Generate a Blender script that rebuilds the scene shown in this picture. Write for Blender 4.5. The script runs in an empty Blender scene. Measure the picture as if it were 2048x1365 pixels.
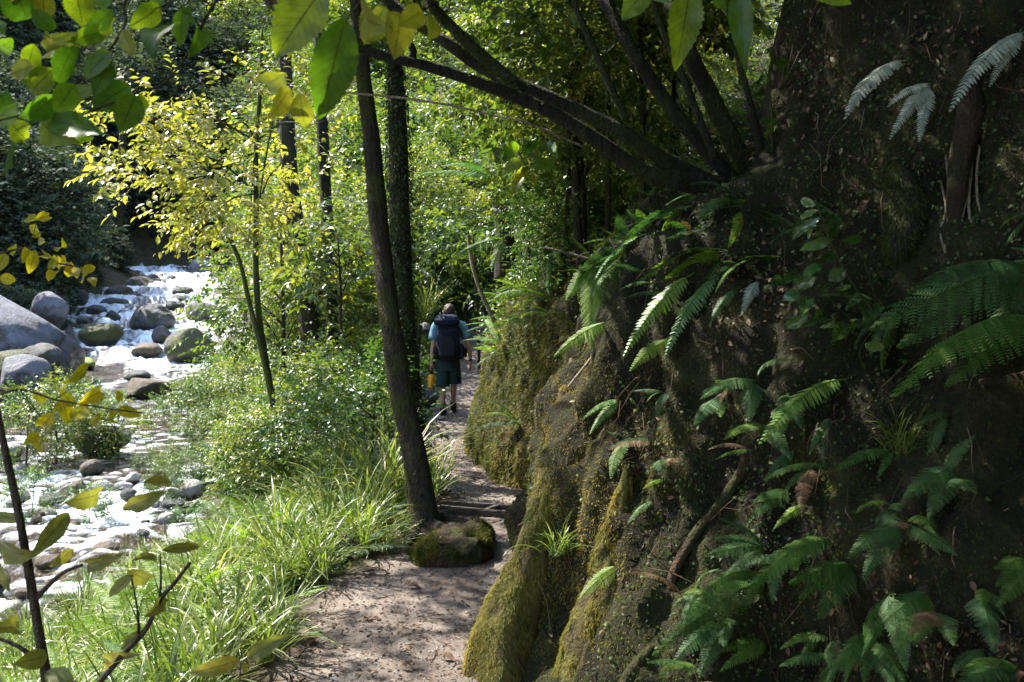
import bpy, bmesh, math, random
import numpy as np
from mathutils import Vector, Matrix
from mathutils.bvhtree import BVHTree

rng = np.random.default_rng(11)
random.seed(11)
scene = bpy.context.scene
col = scene.collection

# ------------------------------------------------------------------ camera, sky, sun, exposure
FP, CX, HY, CAMZ = 1750.0, 1024.0, 600.0, 1.6          # photo focal length in px, principal column, horizon row, eye height
cam_d = bpy.data.cameras.new('camera')
cam = bpy.data.objects.new('camera', cam_d); col.objects.link(cam)
cam.location = (0, 0, CAMZ); cam.rotation_euler = (math.radians(90), 0, 0)
cam_d.sensor_width = 36; cam_d.lens = FP / 2048 * 36
cam_d.shift_y = (HY - 682.5) / 2048
cam_d.clip_start = 0.05; cam_d.clip_end = 1000
cam_d.dof.use_dof = True; cam_d.dof.focus_distance = 5.5; cam_d.dof.aperture_fstop = 10
scene.camera = cam

SUN_EL, SUN_AZ = math.radians(50), math.radians(-62)   # azimuth measured from +Y towards +X
SUN = np.array([math.sin(SUN_AZ) * math.cos(SUN_EL), math.cos(SUN_AZ) * math.cos(SUN_EL), math.sin(SUN_EL)])
w = bpy.data.worlds.new('World'); scene.world = w; w.use_nodes = True
nt = w.node_tree
sky = nt.nodes.new('ShaderNodeTexSky'); sky.sky_type = 'NISHITA'; sky.sun_disc = False
sky.sun_elevation = SUN_EL; sky.sun_rotation = SUN_AZ
nt.links.new(sky.outputs[0], nt.nodes['Background'].inputs[0])
nt.nodes['Background'].inputs[1].default_value = 0.15
sun_d = bpy.data.lights.new('sun', 'SUN'); sun_d.energy = 2.9; sun_d.angle = math.radians(0.53); sun_d.color = (1.0, 0.95, 0.86)
sun = bpy.data.objects.new('sun', sun_d); col.objects.link(sun)
sun.rotation_euler = Vector(-SUN).to_track_quat('-Z', 'Y').to_euler()
vs = scene.view_settings
vs.view_transform = 'Standard'; vs.look = 'None'; vs.gamma = 1.0; vs.use_curve_mapping = False; vs.exposure = 2.72
scene.cycles.max_bounces = 8; scene.cycles.transparent_max_bounces = 6; scene.cycles.diffuse_bounces = 4
scene.cycles.caustics_reflective = False; scene.cycles.caustics_refractive = False
scene.cycles.sample_clamp_indirect = 6.0


def U(px, py, Y):                                       # photo pixel at a known distance -> point
    return np.array([(px - CX) / FP * Y, Y, CAMZ - (py - HY) / FP * Y])


# ------------------------------------------------------------------ helpers
def nrm(a):
    return a / np.maximum(np.linalg.norm(a, axis=-1, keepdims=True), 1e-9)


def vnoise(P, seed=0):
    P = np.asarray(P, float); I = np.floor(P).astype(np.int64); f = P - I; u = f * f * (3 - 2 * f)
    def h(dx, dy, dz):
        n = ((I[..., 0] + dx) * 73856093 ^ (I[..., 1] + dy) * 19349663 ^ (I[..., 2] + dz) * 83492791 ^ (seed * 2654435 + 77)) & 0xffffffff
        n = ((n ^ (n >> 13)) * 1274126177) & 0xffffffff
        n = ((n ^ (n >> 16)) * 1103515245) & 0xffffffff
        return ((n >> 8) & 0xffff) / 65535.0
    def L(a, b, t): return a + (b - a) * t
    x, y, z = u[..., 0], u[..., 1], u[..., 2]
    return L(L(L(h(0,0,0), h(1,0,0), x), L(h(0,1,0), h(1,1,0), x), y), L(L(h(0,0,1), h(1,0,1), x), L(h(0,1,1), h(1,1,1), x), y), z)


def fbm(P, octv=3, seed=0):
    P = np.asarray(P, float); s = 0; a = 0.5; tot = 0
    for o in range(octv):
        s = s + a * vnoise(P * 2 ** o + o * 17.3, seed + o); tot += a; a *= 0.5
    return s / tot - 0.5                                # about -0.5 .. 0.5


def smooth(t): t = np.clip(t, 0, 1); return t * t * (3 - 2 * t)


def raw_mesh(name, V, F, mat=None, smooth_=True, rnd=None, attrs=None, uv=None):
    V = np.ascontiguousarray(V, np.float32); F = np.ascontiguousarray(F, np.int32); k = F.shape[1]
    me = bpy.data.meshes.new(name)
    me.vertices.add(len(V)); me.vertices.foreach_set('co', V.ravel())
    me.loops.add(F.size); me.loops.foreach_set('vertex_index', F.ravel())
    me.polygons.add(len(F)); me.polygons.foreach_set('loop_start', np.arange(0, F.size, k, dtype=np.int32))
    me.update(calc_edges=True)
    me.polygons.foreach_set('use_smooth', np.full(len(F), smooth_))
    if rnd is not None: attrs = dict(attrs or {}, rnd=rnd)
    for n, a in (attrs or {}).items():
        at = me.attributes.new(n, 'FLOAT', 'POINT'); at.data.foreach_set('value', np.ascontiguousarray(a, np.float32))
    if uv is not None:
        ul = me.uv_layers.new(name='UVMap'); ul.data.foreach_set('uv', np.ascontiguousarray(uv[F.ravel()], np.float32).ravel())
    if mat: me.materials.append(mat)
    return me


def link(name, me, parent=None, loc=None):
    o = bpy.data.objects.new(name, me); col.objects.link(o)
    if parent: o.parent = parent
    if loc is not None: o.location = tuple(loc)
    return o


def tag(o, label=None, cat=None, group=None, kind=None):
    if label: o['label'] = label
    if cat: o['category'] = cat
    if group: o['group'] = group
    if kind: o['kind'] = kind
    return o


def empty(name, loc, label, cat, group=None):
    return tag(link(name, None, loc=loc), label, cat, group)


class MB:                                               # collects triangles (several shapes of ONE part)
    def __init__(s): s.V, s.F, s.A, s.n = [], [], [], 0
    def add(s, VF, r=0.5):
        V, F = VF; s.V.append(V); s.F.append(F + s.n); s.n += len(V)
        s.A.append(np.full(len(V), r) if np.isscalar(r) else r); return s
    def mesh(s, name, mat, origin=(0, 0, 0), smooth_=True):
        return raw_mesh(name, np.vstack(s.V) - np.asarray(origin), np.vstack(s.F), mat, smooth_, rnd=np.concatenate(s.A))


def tube(P, r, n=8, cap=True, bump=0.0, seed=0, flat=None):
    P = np.asarray(P, float); m = len(P); r = np.broadcast_to(np.asarray(r, float), (m,))
    T = nrm(np.gradient(P, axis=0)); ref = np.array([0, 1, 0.01]) if abs(T[0][1]) < 0.8 else np.array([1, 0, 0.01])
    a = nrm(np.cross(T[0], ref)); R1 = []
    for i in range(m):
        a = nrm(a - T[i] * np.dot(a, T[i])); R1.append(a)
    R1 = np.array(R1); R2 = np.cross(T, R1)
    th = np.linspace(0, 2 * np.pi, n, endpoint=False)
    if flat is not None:                                # elliptical in world x / y
        D = np.stack([np.cos(th) * flat[0], np.sin(th) * flat[1], th * 0], 1)[None].repeat(m, 0)
    else:
        D = np.cos(th)[None, :, None] * R1[:, None] + np.sin(th)[None, :, None] * R2[:, None]
    V = P[:, None] + D * r[:, None, None]
    if bump:
        V = V + D * (r[:, None] * bump * 2 * fbm(V * (0.35 / max(r.mean(), 1e-3)) * np.array([1, 1, .35]) + seed, 3, seed))[..., None]
    V = V.reshape(-1, 3)
    i = np.arange(m - 1)[:, None] * n; j = np.arange(n)[None]; j2 = (j + 1) % n
    q = np.stack([i + j, i + j2, i + n + j2, i + n + j], -1).reshape(-1, 4)
    F = np.vstack([q[:, [0, 1, 2]], q[:, [0, 2, 3]]])
    if cap:
        V = np.vstack([V, P[:1], P[-1:]]); c0 = m * n
        k = np.arange(n); k2 = (k + 1) % n
        F = np.vstack([F, np.stack([k2, k, np.full(n, c0)], 1), np.stack([k + (m - 1) * n, k2 + (m - 1) * n, np.full(n, c0 + 1)], 1)])
    return V, F


def spline(P, n):                                       # Catmull-Rom resample
    P = np.asarray(P, float); m = len(P)
    Q = np.vstack([2 * P[0] - P[1], P, 2 * P[-1] - P[-2]])
    t = np.linspace(0, m - 1, n); i = np.minimum(t.astype(int), m - 2); f = (t - i)[:, None]
    a, b, c, d = Q[i], Q[i + 1], Q[i + 2], Q[i + 3]
    return 0.5 * (2 * b + (c - a) * f + (2 * a - 5 * b + 4 * c - d) * f ** 2 + (3 * b - a - 3 * c + d) * f ** 3)


def box(c, sx, sy, sz, rz=0.0):
    v = np.array([[x, y, z] for x in (-.5, .5) for y in (-.5, .5) for z in (-.5, .5)]) * [sx, sy, sz]
    R = np.array([[math.cos(rz), -math.sin(rz), 0], [math.sin(rz), math.cos(rz), 0], [0, 0, 1]])
    F = np.array([[0,1,3],[0,3,2],[4,6,7],[4,7,5],[0,4,5],[0,5,1],[2,3,7],[2,7,6],[0,2,6],[0,6,4],[1,5,7],[1,7,3]])
    return v @ R.T + np.asarray(c), F


KITE = (np.array([[0, 0, 0], [.42, .27, .07], [.42, -.27, .07], [1, 0, -.10], [.45, 0, 0]], float),
        np.array([[0, 4, 1], [0, 2, 4], [4, 3, 1], [4, 2, 3]]))
OVAL = (np.array([[0, 0, 0], [.22, .2, .05], [.22, -.2, .05], [.6, .24, .05], [.6, -.24, .05], [1, 0, -.12], [.42, 0, .0]], float),
        np.array([[0, 6, 1], [0, 2, 6], [1, 6, 3], [2, 4, 6], [3, 6, 5], [6, 4, 5]]))
BLADE = (np.array([[0, .12, 0], [0, -.12, 0], [1, 0, 0]], float), np.array([[0, 1, 2]]))


def frames(d, n):
    x = nrm(d); z = nrm(n - (n * x).sum(-1, keepdims=True) * x); y = np.cross(z, x)
    return np.stack([x, y, z], -1)


def place(T, pos, R, sc):
    V0, F0 = T; n = len(pos); nv = len(V0)
    sc = np.asarray(sc, float); sc = sc[:, None, None] if sc.ndim == 1 else sc[:, None, :]
    V = np.einsum('nij,nvj->nvi', R, V0[None] * sc) + pos[:, None]
    F = (F0[None] + (np.arange(n) * nv)[:, None, None]).reshape(-1, 3)
    return V.reshape(-1, 3), F, nv


def sprays(C, D, per, leaf, lt, droop=.25, T=KITE, spread=.9, flatness=1.0, rnd_c=None):
    """Leaf sprays: each centre C carries a twig along D with leaves set left and right. Returns V, F, rnd, twig ends."""
    n = len(C); D = nrm(D); up = np.array([0, 0, 1.0])
    N = nrm(up * flatness + rng.normal(0, .35, (n, 3))); S = nrm(np.cross(N, D))
    j = np.arange(per); sg = np.where(j % 2 == 0, 1.0, -1.0); sg[-1] = 0
    tl = lt * rng.uniform(.7, 1.3, n)
    pos = C[:, None] + D[:, None] * (tl[:, None] * (j / per)[None])[..., None]
    d = D[:, None] * .55 + S[:, None] * (sg * spread)[None, :, None] + rng.normal(0, .22, (n, per, 3)) - up * droop
    nn = N[:, None] + rng.normal(0, .3, (n, per, 3))
    pos = pos.reshape(-1, 3); R = frames(d.reshape(-1, 3), nn.reshape(-1, 3))
    sc = leaf * rng.uniform(.42, 1.35, len(pos))
    V, F, nv = place(T, pos, R, sc)
    base = (rng.uniform(0, 1, n) if rnd_c is None else rnd_c)
    r = np.clip(np.repeat(base, per) * .6 + rng.uniform(0, .4, len(pos)), 0, 1)
    return V, F, np.repeat(r, nv), C + D * tl[:, None]


# ------------------------------------------------------------------ materials
def new_mat(name):
    m = bpy.data.materials.new(name); m.use_nodes = True
    t = m.node_tree; b = t.nodes['Principled BSDF']; return m, t, b


def ramp(t, stops, src=None):
    r = t.nodes.new('ShaderNodeValToRGB'); e = r.color_ramp.elements
    while len(e) < len(stops): e.new(0.5)
    for i, (p, c) in enumerate(stops): e[i].position = p; e[i].color = (*c, 1)
    if src is not None: t.links.new(src, r.inputs[0])
    return r


def noise(t, scale, detail=4, rough=.55, vec=None, dist=0):
    n = t.nodes.new('ShaderNodeTexNoise'); n.inputs['Scale'].default_value = scale
    n.inputs['Detail'].default_value = detail; n.inputs['Roughness'].default_value = rough; n.inputs['Distortion'].default_value = dist
    if vec is not None: t.links.new(vec, n.inputs['Vector'])
    return n


def bump(t, b, src, strength, dist=0.02):
    n = t.nodes.new('ShaderNodeBump'); n.inputs['Strength'].default_value = strength; n.inputs['Distance'].default_value = dist
    t.links.new(src, n.inputs['Height']); t.links.new(n.outputs[0], b.inputs['Normal']); return n


def attr(t, name):
    a = t.nodes.new('ShaderNodeAttribute'); a.attribute_name = name; return a.outputs['Fac']


def mix(t, fac, a, b_, mode='MIX'):
    m = t.nodes.new('ShaderNodeMix'); m.data_type = 'RGBA'; m.blend_type = mode
    for s, v in ((m.inputs[0], fac), (m.inputs[6], a), (m.inputs[7], b_)):
        if hasattr(v, 'links'): t.links.new(v, s)
        else: s.default_value = v if not isinstance(v, tuple) else (*v, 1)
    return m.outputs[2]


def maths(t, op, a, b_=0.0, clamp=False):
    m = t.nodes.new('ShaderNodeMath'); m.operation = op; m.use_clamp = clamp
    for s, v in ((m.inputs[0], a), (m.inputs[1], b_)):
        if hasattr(v, 'links'): t.links.new(v, s)
        else: s.default_value = v
    return m.outputs[0]


def leaf_mat(name, stops, trans=.45, rough=.38, tint=(1.15, 1.25, .45), vary=.25, spec=.5, veins=False):
    m, t, b = new_mat(name)
    oi = t.nodes.new('ShaderNodeObjectInfo')
    r = maths(t, 'ADD', attr(t, 'rnd'), maths(t, 'MULTIPLY', maths(t, 'SUBTRACT', oi.outputs['Random'], .5), vary), True)
    c = ramp(t, stops, r).outputs[0]
    if veins:
        uv = t.nodes.new('ShaderNodeUVMap'); sp = t.nodes.new('ShaderNodeSeparateXYZ'); t.links.new(uv.outputs[0], sp.inputs[0])
        av = maths(t, 'ABSOLUTE', sp.outputs[1])
        ph = maths(t, 'SUBTRACT', maths(t, 'MULTIPLY', sp.outputs[0], 11.0), maths(t, 'MULTIPLY', av, 2.2))
        fr = maths(t, 'ABSOLUTE', maths(t, 'SUBTRACT', maths(t, 'FRACT', ph), .5))
        side = maths(t, 'MULTIPLY', maths(t, 'GREATER_THAN', fr, .43), .35)
        rib = maths(t, 'LESS_THAN', av, .045)
        v = maths(t, 'ADD', side, maths(t, 'MULTIPLY', rib, .7), True)
        tc = t.nodes.new('ShaderNodeTexCoord')
        bl = ramp(t, [(.35, (.7, .75, .6)), (.65, (1.15, 1.1, 1.0))], noise(t, 9, 3, .6, tc.outputs['Object']).outputs[0]).outputs[0]
        c = mix(t, v, mix(t, .8, c, bl, 'MULTIPLY'), (.035, .05, .012))
    t.links.new(c, b.inputs['Base Color'])
    b.inputs['Roughness'].default_value = rough; b.inputs['Specular IOR Level'].default_value = spec
    tr = t.nodes.new('ShaderNodeBsdfTranslucent'); t.links.new(mix(t, 1.0, c, tint, 'MULTIPLY'), tr.inputs[0])
    mx = t.nodes.new('ShaderNodeMixShader'); mx.inputs[0].default_value = trans
    t.links.new(b.outputs[0], mx.inputs[1]); t.links.new(tr.outputs[0], mx.inputs[2])
    t.links.new(mx.outputs[0], t.nodes['Material Output'].inputs[0])
    return m


def simple_mat(name, color, rough=.6, spec=.4, nscale=0, nvar=.3, bmp=0.0, metallic=0):
    m, t, b = new_mat(name); b.inputs['Roughness'].default_value = rough; b.inputs['Specular IOR Level'].default_value = spec
    b.inputs['Metallic'].default_value = metallic
    if nscale:
        tc = t.nodes.new('ShaderNodeTexCoord'); n = noise(t, nscale, 4, .6, tc.outputs['Object'])
        lo = tuple(c * (1 - nvar) for c in color); hi = tuple(min(1, c * (1 + nvar)) for c in color)
        t.links.new(ramp(t, [(.3, lo), (.7, hi)], n.outputs[0]).outputs[0], b.inputs['Base Color'])
        if bmp: bump(t, b, n.outputs[0], bmp)
    else: b.inputs['Base Color'].default_value = (*color, 1)
    return m


def bark_mat(name, dark, light, moss, moss_amt, mscale=3.0, stretch=(6, 6, 1.2)):
    m, t, b = new_mat(name); tc = t.nodes.new('ShaderNodeTexCoord')
    mp = t.nodes.new('ShaderNodeMapping'); mp.inputs['Scale'].default_value = stretch; t.links.new(tc.outputs['Object'], mp.inputs[0])
    n = noise(t, 5, 6, .65, mp.outputs[0]); c = ramp(t, [(.3, dark), (.72, light)], n.outputs[0]).outputs[0]
    n2 = noise(t, mscale, 5, .6, tc.outputs['Object']); f = ramp(t, [(.62 - moss_amt * .5, (0, 0, 0)), (.72 - moss_amt * .5, (1, 1, 1))], n2.outputs[0]).outputs[0]
    n3 = noise(t, 60, 3, .6, tc.outputs['Object']); mc = ramp(t, [(.3, tuple(x * .45 for x in moss)), (.7, moss)], n3.outputs[0]).outputs[0]
    t.links.new(mix(t, f, c, mc), b.inputs['Base Color']); b.inputs['Roughness'].default_value = .85; b.inputs['Specular IOR Level'].default_value = .25
    h = maths(t, 'ADD', n.outputs[0], maths(t, 'MULTIPLY', n3.outputs[0], .5)); bump(t, b, h, 1.0, .05)
    return m


def soil_mat(name, stops, s1=2.0, s2=30.0, bstr=.6, bd=.03, rough=.9):
    m, t, b = new_mat(name); tc = t.nodes.new('ShaderNodeTexCoord')
    n1 = noise(t, s1, 5, .6, tc.outputs['Object']); n2 = noise(t, s2, 5, .65, tc.outputs['Object'])
    f = maths(t, 'ADD', maths(t, 'MULTIPLY', n1.outputs[0], .65), maths(t, 'MULTIPLY', n2.outputs[0], .35))
    t.links.new(ramp(t, stops, f).outputs[0], b.inputs['Base Color']); b.inputs['Roughness'].default_value = rough
    b.inputs['Specular IOR Level'].default_value = .25
    bump(t, b, maths(t, 'ADD', n1.outputs[0], maths(t, 'MULTIPLY', n2.outputs[0], .6)), bstr, bd)
    return m


M = {}
M['path'] = soil_mat('path soil', [(.30, (.10, .078, .066)), (.46, (.21, .17, .15)), (.58, (.30, .25, .225)), (.72, (.40, .345, .315))], 2.2, 45, .9, .02)
M['ground'] = soil_mat('forest soil', [(.3, (.018, .013, .008)), (.5, (.045, .034, .02)), (.62, (.05, .055, .018)), (.75, (.09, .075, .045))], 1.6, 25, .9, .05)
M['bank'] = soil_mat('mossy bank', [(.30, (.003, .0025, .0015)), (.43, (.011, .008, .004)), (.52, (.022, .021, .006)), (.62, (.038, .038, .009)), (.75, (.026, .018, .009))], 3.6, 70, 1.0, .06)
M['riverbed'] = M['ground']
M['moss'] = leaf_mat('moss', [(0, (.024, .030, .006)), (.35, (.060, .078, .012)), (.65, (.15, .135, .020)), (1, (.30, .215, .035))], .35, .7, (1.1, 1.05, .5), 0, .2)
M['creeper'] = leaf_mat('creeper leaf', [(0, (.020, .04, .010)), (.6, (.04, .075, .016)), (1, (.09, .12, .025))], .3, .6, vary=0, spec=.3)
M['litter'] = leaf_mat('dead leaves', [(0, (.03, .018, .011)), (.4, (.08, .046, .026)), (.8, (.15, .095, .06)), (1, (.27, .21, .15))], .12, .7, (1, .8, .5), 0, .2)
M['yellow'] = leaf_mat('yellow leaf', [(0, (.13, .17, .035)), (.4, (.24, .255, .05)), (.8, (.36, .345, .07)), (1, (.46, .37, .08))], .5, .33, (1.1, 1.12, .5), .3)
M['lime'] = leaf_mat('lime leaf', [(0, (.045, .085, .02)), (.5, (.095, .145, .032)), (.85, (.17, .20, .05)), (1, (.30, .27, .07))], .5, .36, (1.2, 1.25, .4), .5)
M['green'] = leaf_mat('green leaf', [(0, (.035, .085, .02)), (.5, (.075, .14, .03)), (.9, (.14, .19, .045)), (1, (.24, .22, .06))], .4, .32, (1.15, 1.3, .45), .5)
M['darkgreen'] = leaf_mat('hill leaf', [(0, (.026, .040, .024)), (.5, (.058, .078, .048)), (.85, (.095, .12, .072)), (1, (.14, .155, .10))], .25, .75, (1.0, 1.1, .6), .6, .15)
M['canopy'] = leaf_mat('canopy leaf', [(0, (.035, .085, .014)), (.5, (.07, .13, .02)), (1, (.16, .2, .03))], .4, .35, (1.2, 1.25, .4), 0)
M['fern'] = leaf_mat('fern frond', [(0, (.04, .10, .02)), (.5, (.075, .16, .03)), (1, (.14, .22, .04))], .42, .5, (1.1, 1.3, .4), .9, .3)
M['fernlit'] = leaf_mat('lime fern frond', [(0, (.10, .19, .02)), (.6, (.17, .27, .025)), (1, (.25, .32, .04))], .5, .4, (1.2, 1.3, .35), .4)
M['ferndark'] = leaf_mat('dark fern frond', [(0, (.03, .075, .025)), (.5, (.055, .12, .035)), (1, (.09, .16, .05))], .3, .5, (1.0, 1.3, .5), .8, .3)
M['fernsilver'] = leaf_mat('silver fern frond', [(0, (.2, .23, .18)), (.6, (.3, .33, .27)), (1, (.42, .45, .38))], .2, .35, (1, 1, .9), .4)
M['dryfern'] = leaf_mat('dead fern frond', [(0, (.11, .06, .03)), (.6, (.2, .11, .05)), (1, (.3, .19, .1))], .25, .7, (1, .8, .5), .5)
M['sedge'] = leaf_mat('sedge blade', [(0, (.09, .13, .03)), (.5, (.15, .20, .05)), (.85, (.24, .27, .09)), (1, (.38, .34, .18))], .42, .3, (1.15, 1.3, .4), .5)
M['bigleaf'] = leaf_mat('broad leaf', [(0, (.05, .12, .012)), (.4, (.09, .18, .018)), (.75, (.2, .26, .02)), (1, (.3, .25, .06))], .62, .42, (1.2, 1.3, .4), .9, .4, True)
M['olive'] = leaf_mat('olive leaf', [(0, (.14, .16, .05)), (.5, (.22, .22, .06)), (1, (.3, .27, .08))], .5, .5, (1.1, 1.1, .5), .9, .35, True)
M['bigyellow'] = leaf_mat('yellow broad leaf', [(0, (.22, .24, .02)), (.5, (.33, .31, .025)), (1, (.42, .35, .03))], .6, .42, (1.2, 1.1, .3), .9, .4, True)
M['paleleaf'] = leaf_mat('pale yellow green leaf', [(0, (.16, .20, .025)), (.5, (.22, .25, .03)), (1, (.3, .29, .045))], .55, .42, (1.15, 1.15, .45), .9, .4, True)
M['glossy'] = leaf_mat('glossy shrub leaf', [(0, (.03, .075, .022)), (.5, (.05, .11, .03)), (1, (.09, .15, .04))], .25, .22, (1, 1.2, .5), .9, .7, True)
M['bark'] = bark_mat('mossy bark', (.008, .006, .004), (.052, .038, .025), (.06, .06, .012), .25, 3.0, (9, 9, 1.6))
M['barkdark'] = bark_mat('dark wet bark', (.005, .004, .003), (.022, .017, .011), (.036, .038, .009), .35)
M['barkbrown'] = bark_mat('brown bark', (.014, .009, .005), (.05, .034, .02), (.035, .034, .008), .3)
M['root'] = bark_mat('root bark', (.025, .014, .008), (.085, .05, .028), (.04, .04, .009), .3)
M['mossroot'] = bark_mat('moss covered root', (.03, .022, .009), (.10, .078, .022), (.13, .115, .022), .35, 4)
M['twig'] = bark_mat('twig bark', (.03, .022, .014), (.10, .075, .05), (.06, .06, .02), .05)
M['stick'] = bark_mat('dry stick', (.16, .12, .08), (.34, .28, .2), (.1, .09, .03), 0)
M['greenstem'] = bark_mat('green stem', (.03, .045, .012), (.08, .09, .03), (.08, .11, .02), .3)


# ------------------------------------------------------------------ terrain profile
def I(xy): a = np.array(xy, float); return lambda Y: np.interp(Y, a[:, 0], a[:, 1])
zp = I([(-20, .1), (0, 0), (3.8, -.06), (8, -.16), (14.4, -.28), (15.6, -.18), (17.5, .10), (20, .46), (23, .85), (30, 1.8), (40, 5), (60, 17), (100, 48), (170, 80)])
wl = I([(-20, -1.6), (9, -1.42), (20, -1.47), (26, -1.32), (34, -1.10), (40, -.69), (46, 0), (58, 1.6), (70, 3.2), (110, 9)])
rR = I([(-20, -4.2), (5, -4.6), (7.5, -4.6), (9, -4.4), (13, -5), (20, -8), (32, -10.4), (40, -12.6), (46, -15.2), (58, -19.5), (70, -24), (110, -42)])
rL = I([(-20, -13), (9, -14), (20, -16.5), (28, -15.2), (40, -20.5), (46, -22.5), (58, -28), (70, -30.5), (110, -54)])
pl = I([(-20, -1.2), (2, -1.05), (3.8, -.98), (5, -1.08), (5.6, -.85), (6.9, -.75), (8.1, -.78), (10.6, -1.15), (13, -1.5), (14.4, -1.62), (17, -1.4), (20, -1.4), (23, -1.4), (40, -2), (170, -2)])
BASE = spline([(3.2, -3), (2.6, -1), (2.25, .5), (1.8, 1.8), (1.4, 2.6), (.9, 3.2), (.35, 3.55), (-.08, 3.95), (-.10, 4.6), (.02, 5.25), (.28, 5.8), (.46, 6.4), (.42, 7.2), (.12, 8), (-.18, 8.6),
               (-.46, 10), (-.58, 11), (-.58, 12.5), (-.55, 14.5), (-.45, 17), (-.35, 20), (-.35, 23), (-.2, 28), (0, 40), (0, 60)], 600)
pb = lambda Y: np.interp(Y, BASE[:, 1], BASE[:, 0])


def gz(X, Y):
    X = np.asarray(X, float); Y = np.asarray(Y, float)
    z0, w0, a, b_, c = zp(Y), wl(Y), rL(Y), rR(Y), pl(Y)
    t = np.clip((c - X) / np.maximum(c - b_, .1), 0, 1)
    z = z0 + (w0 - .1 - z0) * smooth(t) ** .9 * np.where(t > 0, 1, 0)
    u = np.clip((b_ - X) / (b_ - a), 0, 1)
    z = np.where(X < b_, w0 - .1 - .55 * np.sin(np.pi * u) ** .7, z)
    d = np.maximum(a - X, 0); z = np.where(X < a, w0 - .1 + np.minimum(d, 5) * .4 + np.maximum(d - 5, 0) * 1.15, z)
    z = z + np.maximum(Y - 78, 0) * .55
    off = np.maximum(0, np.maximum(c - .15 - X, X - np.maximum(c + 1.0, pb(Y))))
    P = np.stack([X, Y, X * 0], -1)
    z = z + smooth(off / 1.5) * (fbm(P * .9, 3, 3) * .3 + fbm(P * .12, 2, 5) * np.minimum(np.hypot(X, Y) * .06, 4))
    z = z + fbm(P * 3, 3, 9) * .05 + fbm(P * 13, 3, 19) * .012 * (np.abs(X) < 6)
    return np.where(X > pb(Y) + .25, np.minimum(z, z0 - .25), z)


def axis(lo, hi, c, step, grow):
    a = [c]; s = step
    while a[-1] < hi: a.append(a[-1] + s); s = max(step, abs(a[-1] - c) * grow)
    b = [c]
    while b[-1] > lo: b.append(b[-1] - max(step, abs(b[-1] - c) * grow))
    return np.array(b[:0:-1] + a)


def grid(V):                                            # (m,n,3) -> V, quad tris
    m, n = V.shape[:2]; i = np.arange(m - 1)[:, None] * n + np.arange(n - 1)[None]
    q = np.stack([i, i + 1, i + n + 1, i + n], -1).reshape(-1, 4)
    return V.reshape(-1, 3), q


xs = axis(-170, 120, -.8, .04, .03); ys = axis(-12, 240, 5.0, .045, .028)
GX, GY = np.meshgrid(xs, ys); GV = np.stack([GX, GY, gz(GX, GY)], -1)
V, F = grid(GV)
onpath = smooth((V[:, 0] - pl(V[:, 1]) + .10 + .55 * fbm(V * [2.2, 2.2, 0], 3, 21)) / .22) * (V[:, 1] < 40)
m, t, b = new_mat('ground and path')                    # worn path soil within the forest floor
gm = m
tc = t.nodes.new('ShaderNodeTexCoord')
n1 = noise(t, 2.0, 5, .6, tc.outputs['Object']); n2 = noise(t, 42, 6, .7, tc.outputs['Object'])
f = maths(t, 'ADD', maths(t, 'MULTIPLY', n1.outputs[0], .6), maths(t, 'MULTIPLY', n2.outputs[0], .4))
cp = ramp(t, [(.30, (.06, .046, .036)), (.45, (.125, .10, .083)), (.57, (.185, .153, .13)), (.74, (.27, .23, .20))], f).outputs[0]
cg = ramp(t, [(.3, (.02, .014, .009)), (.5, (.05, .038, .022)), (.62, (.05, .06, .02)), (.75, (.10, .08, .05))], f).outputs[0]
t.links.new(mix(t, attr(t, 'worn'), cg, cp), b.inputs['Base Color']); b.inputs['Roughness'].default_value = .92; b.inputs['Specular IOR Level'].default_value = .2
bump(t, b, f, 1.0, .03)
ground = tag(link('ground', raw_mesh('ground', V, F, gm, True, attrs={'worn': onpath})), 'earth ground with a trodden path beside the river', None, None, 'structure')

# bank and hillside on the right of the path
seg = np.linalg.norm(np.diff(BASE, axis=0), axis=1); S = np.concatenate([[0], np.cumsum(seg)])
sN = []
s = 0.0
while s < S[-1]:
    y = np.interp(s, S, BASE[:, 1]); sN.append(s); s += .035 if 1.2 < y < 9.5 else (.06 if y < 15 else .25)
sN = np.array(sN); BX, BY = np.interp(sN, S, BASE[:, 0]), np.interp(sN, S, BASE[:, 1])
tan = nrm(np.stack([np.gradient(BX), np.gradient(BY)], 1)); kern = np.ones(15) / 15
nx, ny = np.convolve(np.pad(tan[:, 1], 7, 'edge'), kern, 'valid'), np.convolve(np.pad(-tan[:, 0], 7, 'edge'), kern, 'valid')
NB = nrm(np.stack([nx, ny], 1))
PROF = np.array([(-.16, -.3), (0, 0), (.10, .3), (.18, .65), (.28, 1.1), (.46, 1.6), (.75, 1.98), (1.3, 2.3), (2.4, 2.9), (5, 5.0), (10, 10.5), (30, 31), (70, 66)])
pu = np.concatenate([[0], np.cumsum(np.linalg.norm(np.diff(PROF, axis=0), axis=1))])
uN = np.concatenate([np.arange(0, 4.2, .035), 4.2 * 1.16 ** np.arange(0, 22)]); uN = uN[uN < pu[-1]]
hx, hz = np.interp(uN, pu, PROF[:, 0]), np.interp(uN, pu, PROF[:, 1])
TALL = np.array([(-.16, -.3), (0, 0), (.10, .3), (.20, .65), (.32, 1.1), (.48, 1.6), (.62, 2.1), (.78, 2.7), (.98, 3.4), (1.5, 4.2), (3.0, 5.6), (10, 12), (30, 32), (70, 68)])
tu = np.concatenate([[0], np.cumsum(np.linalg.norm(np.diff(TALL, axis=0), axis=1))]); tx, tz = np.interp(uN, tu, TALL[:, 0]), np.interp(uN, tu, TALL[:, 1])
kt = smooth((3.75 - BY) / .55)[:, None]; HX, HZ = hx[None] * (1 - kt) + tx[None] * kt, hz[None] * (1 - kt) + tz[None] * kt
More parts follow.
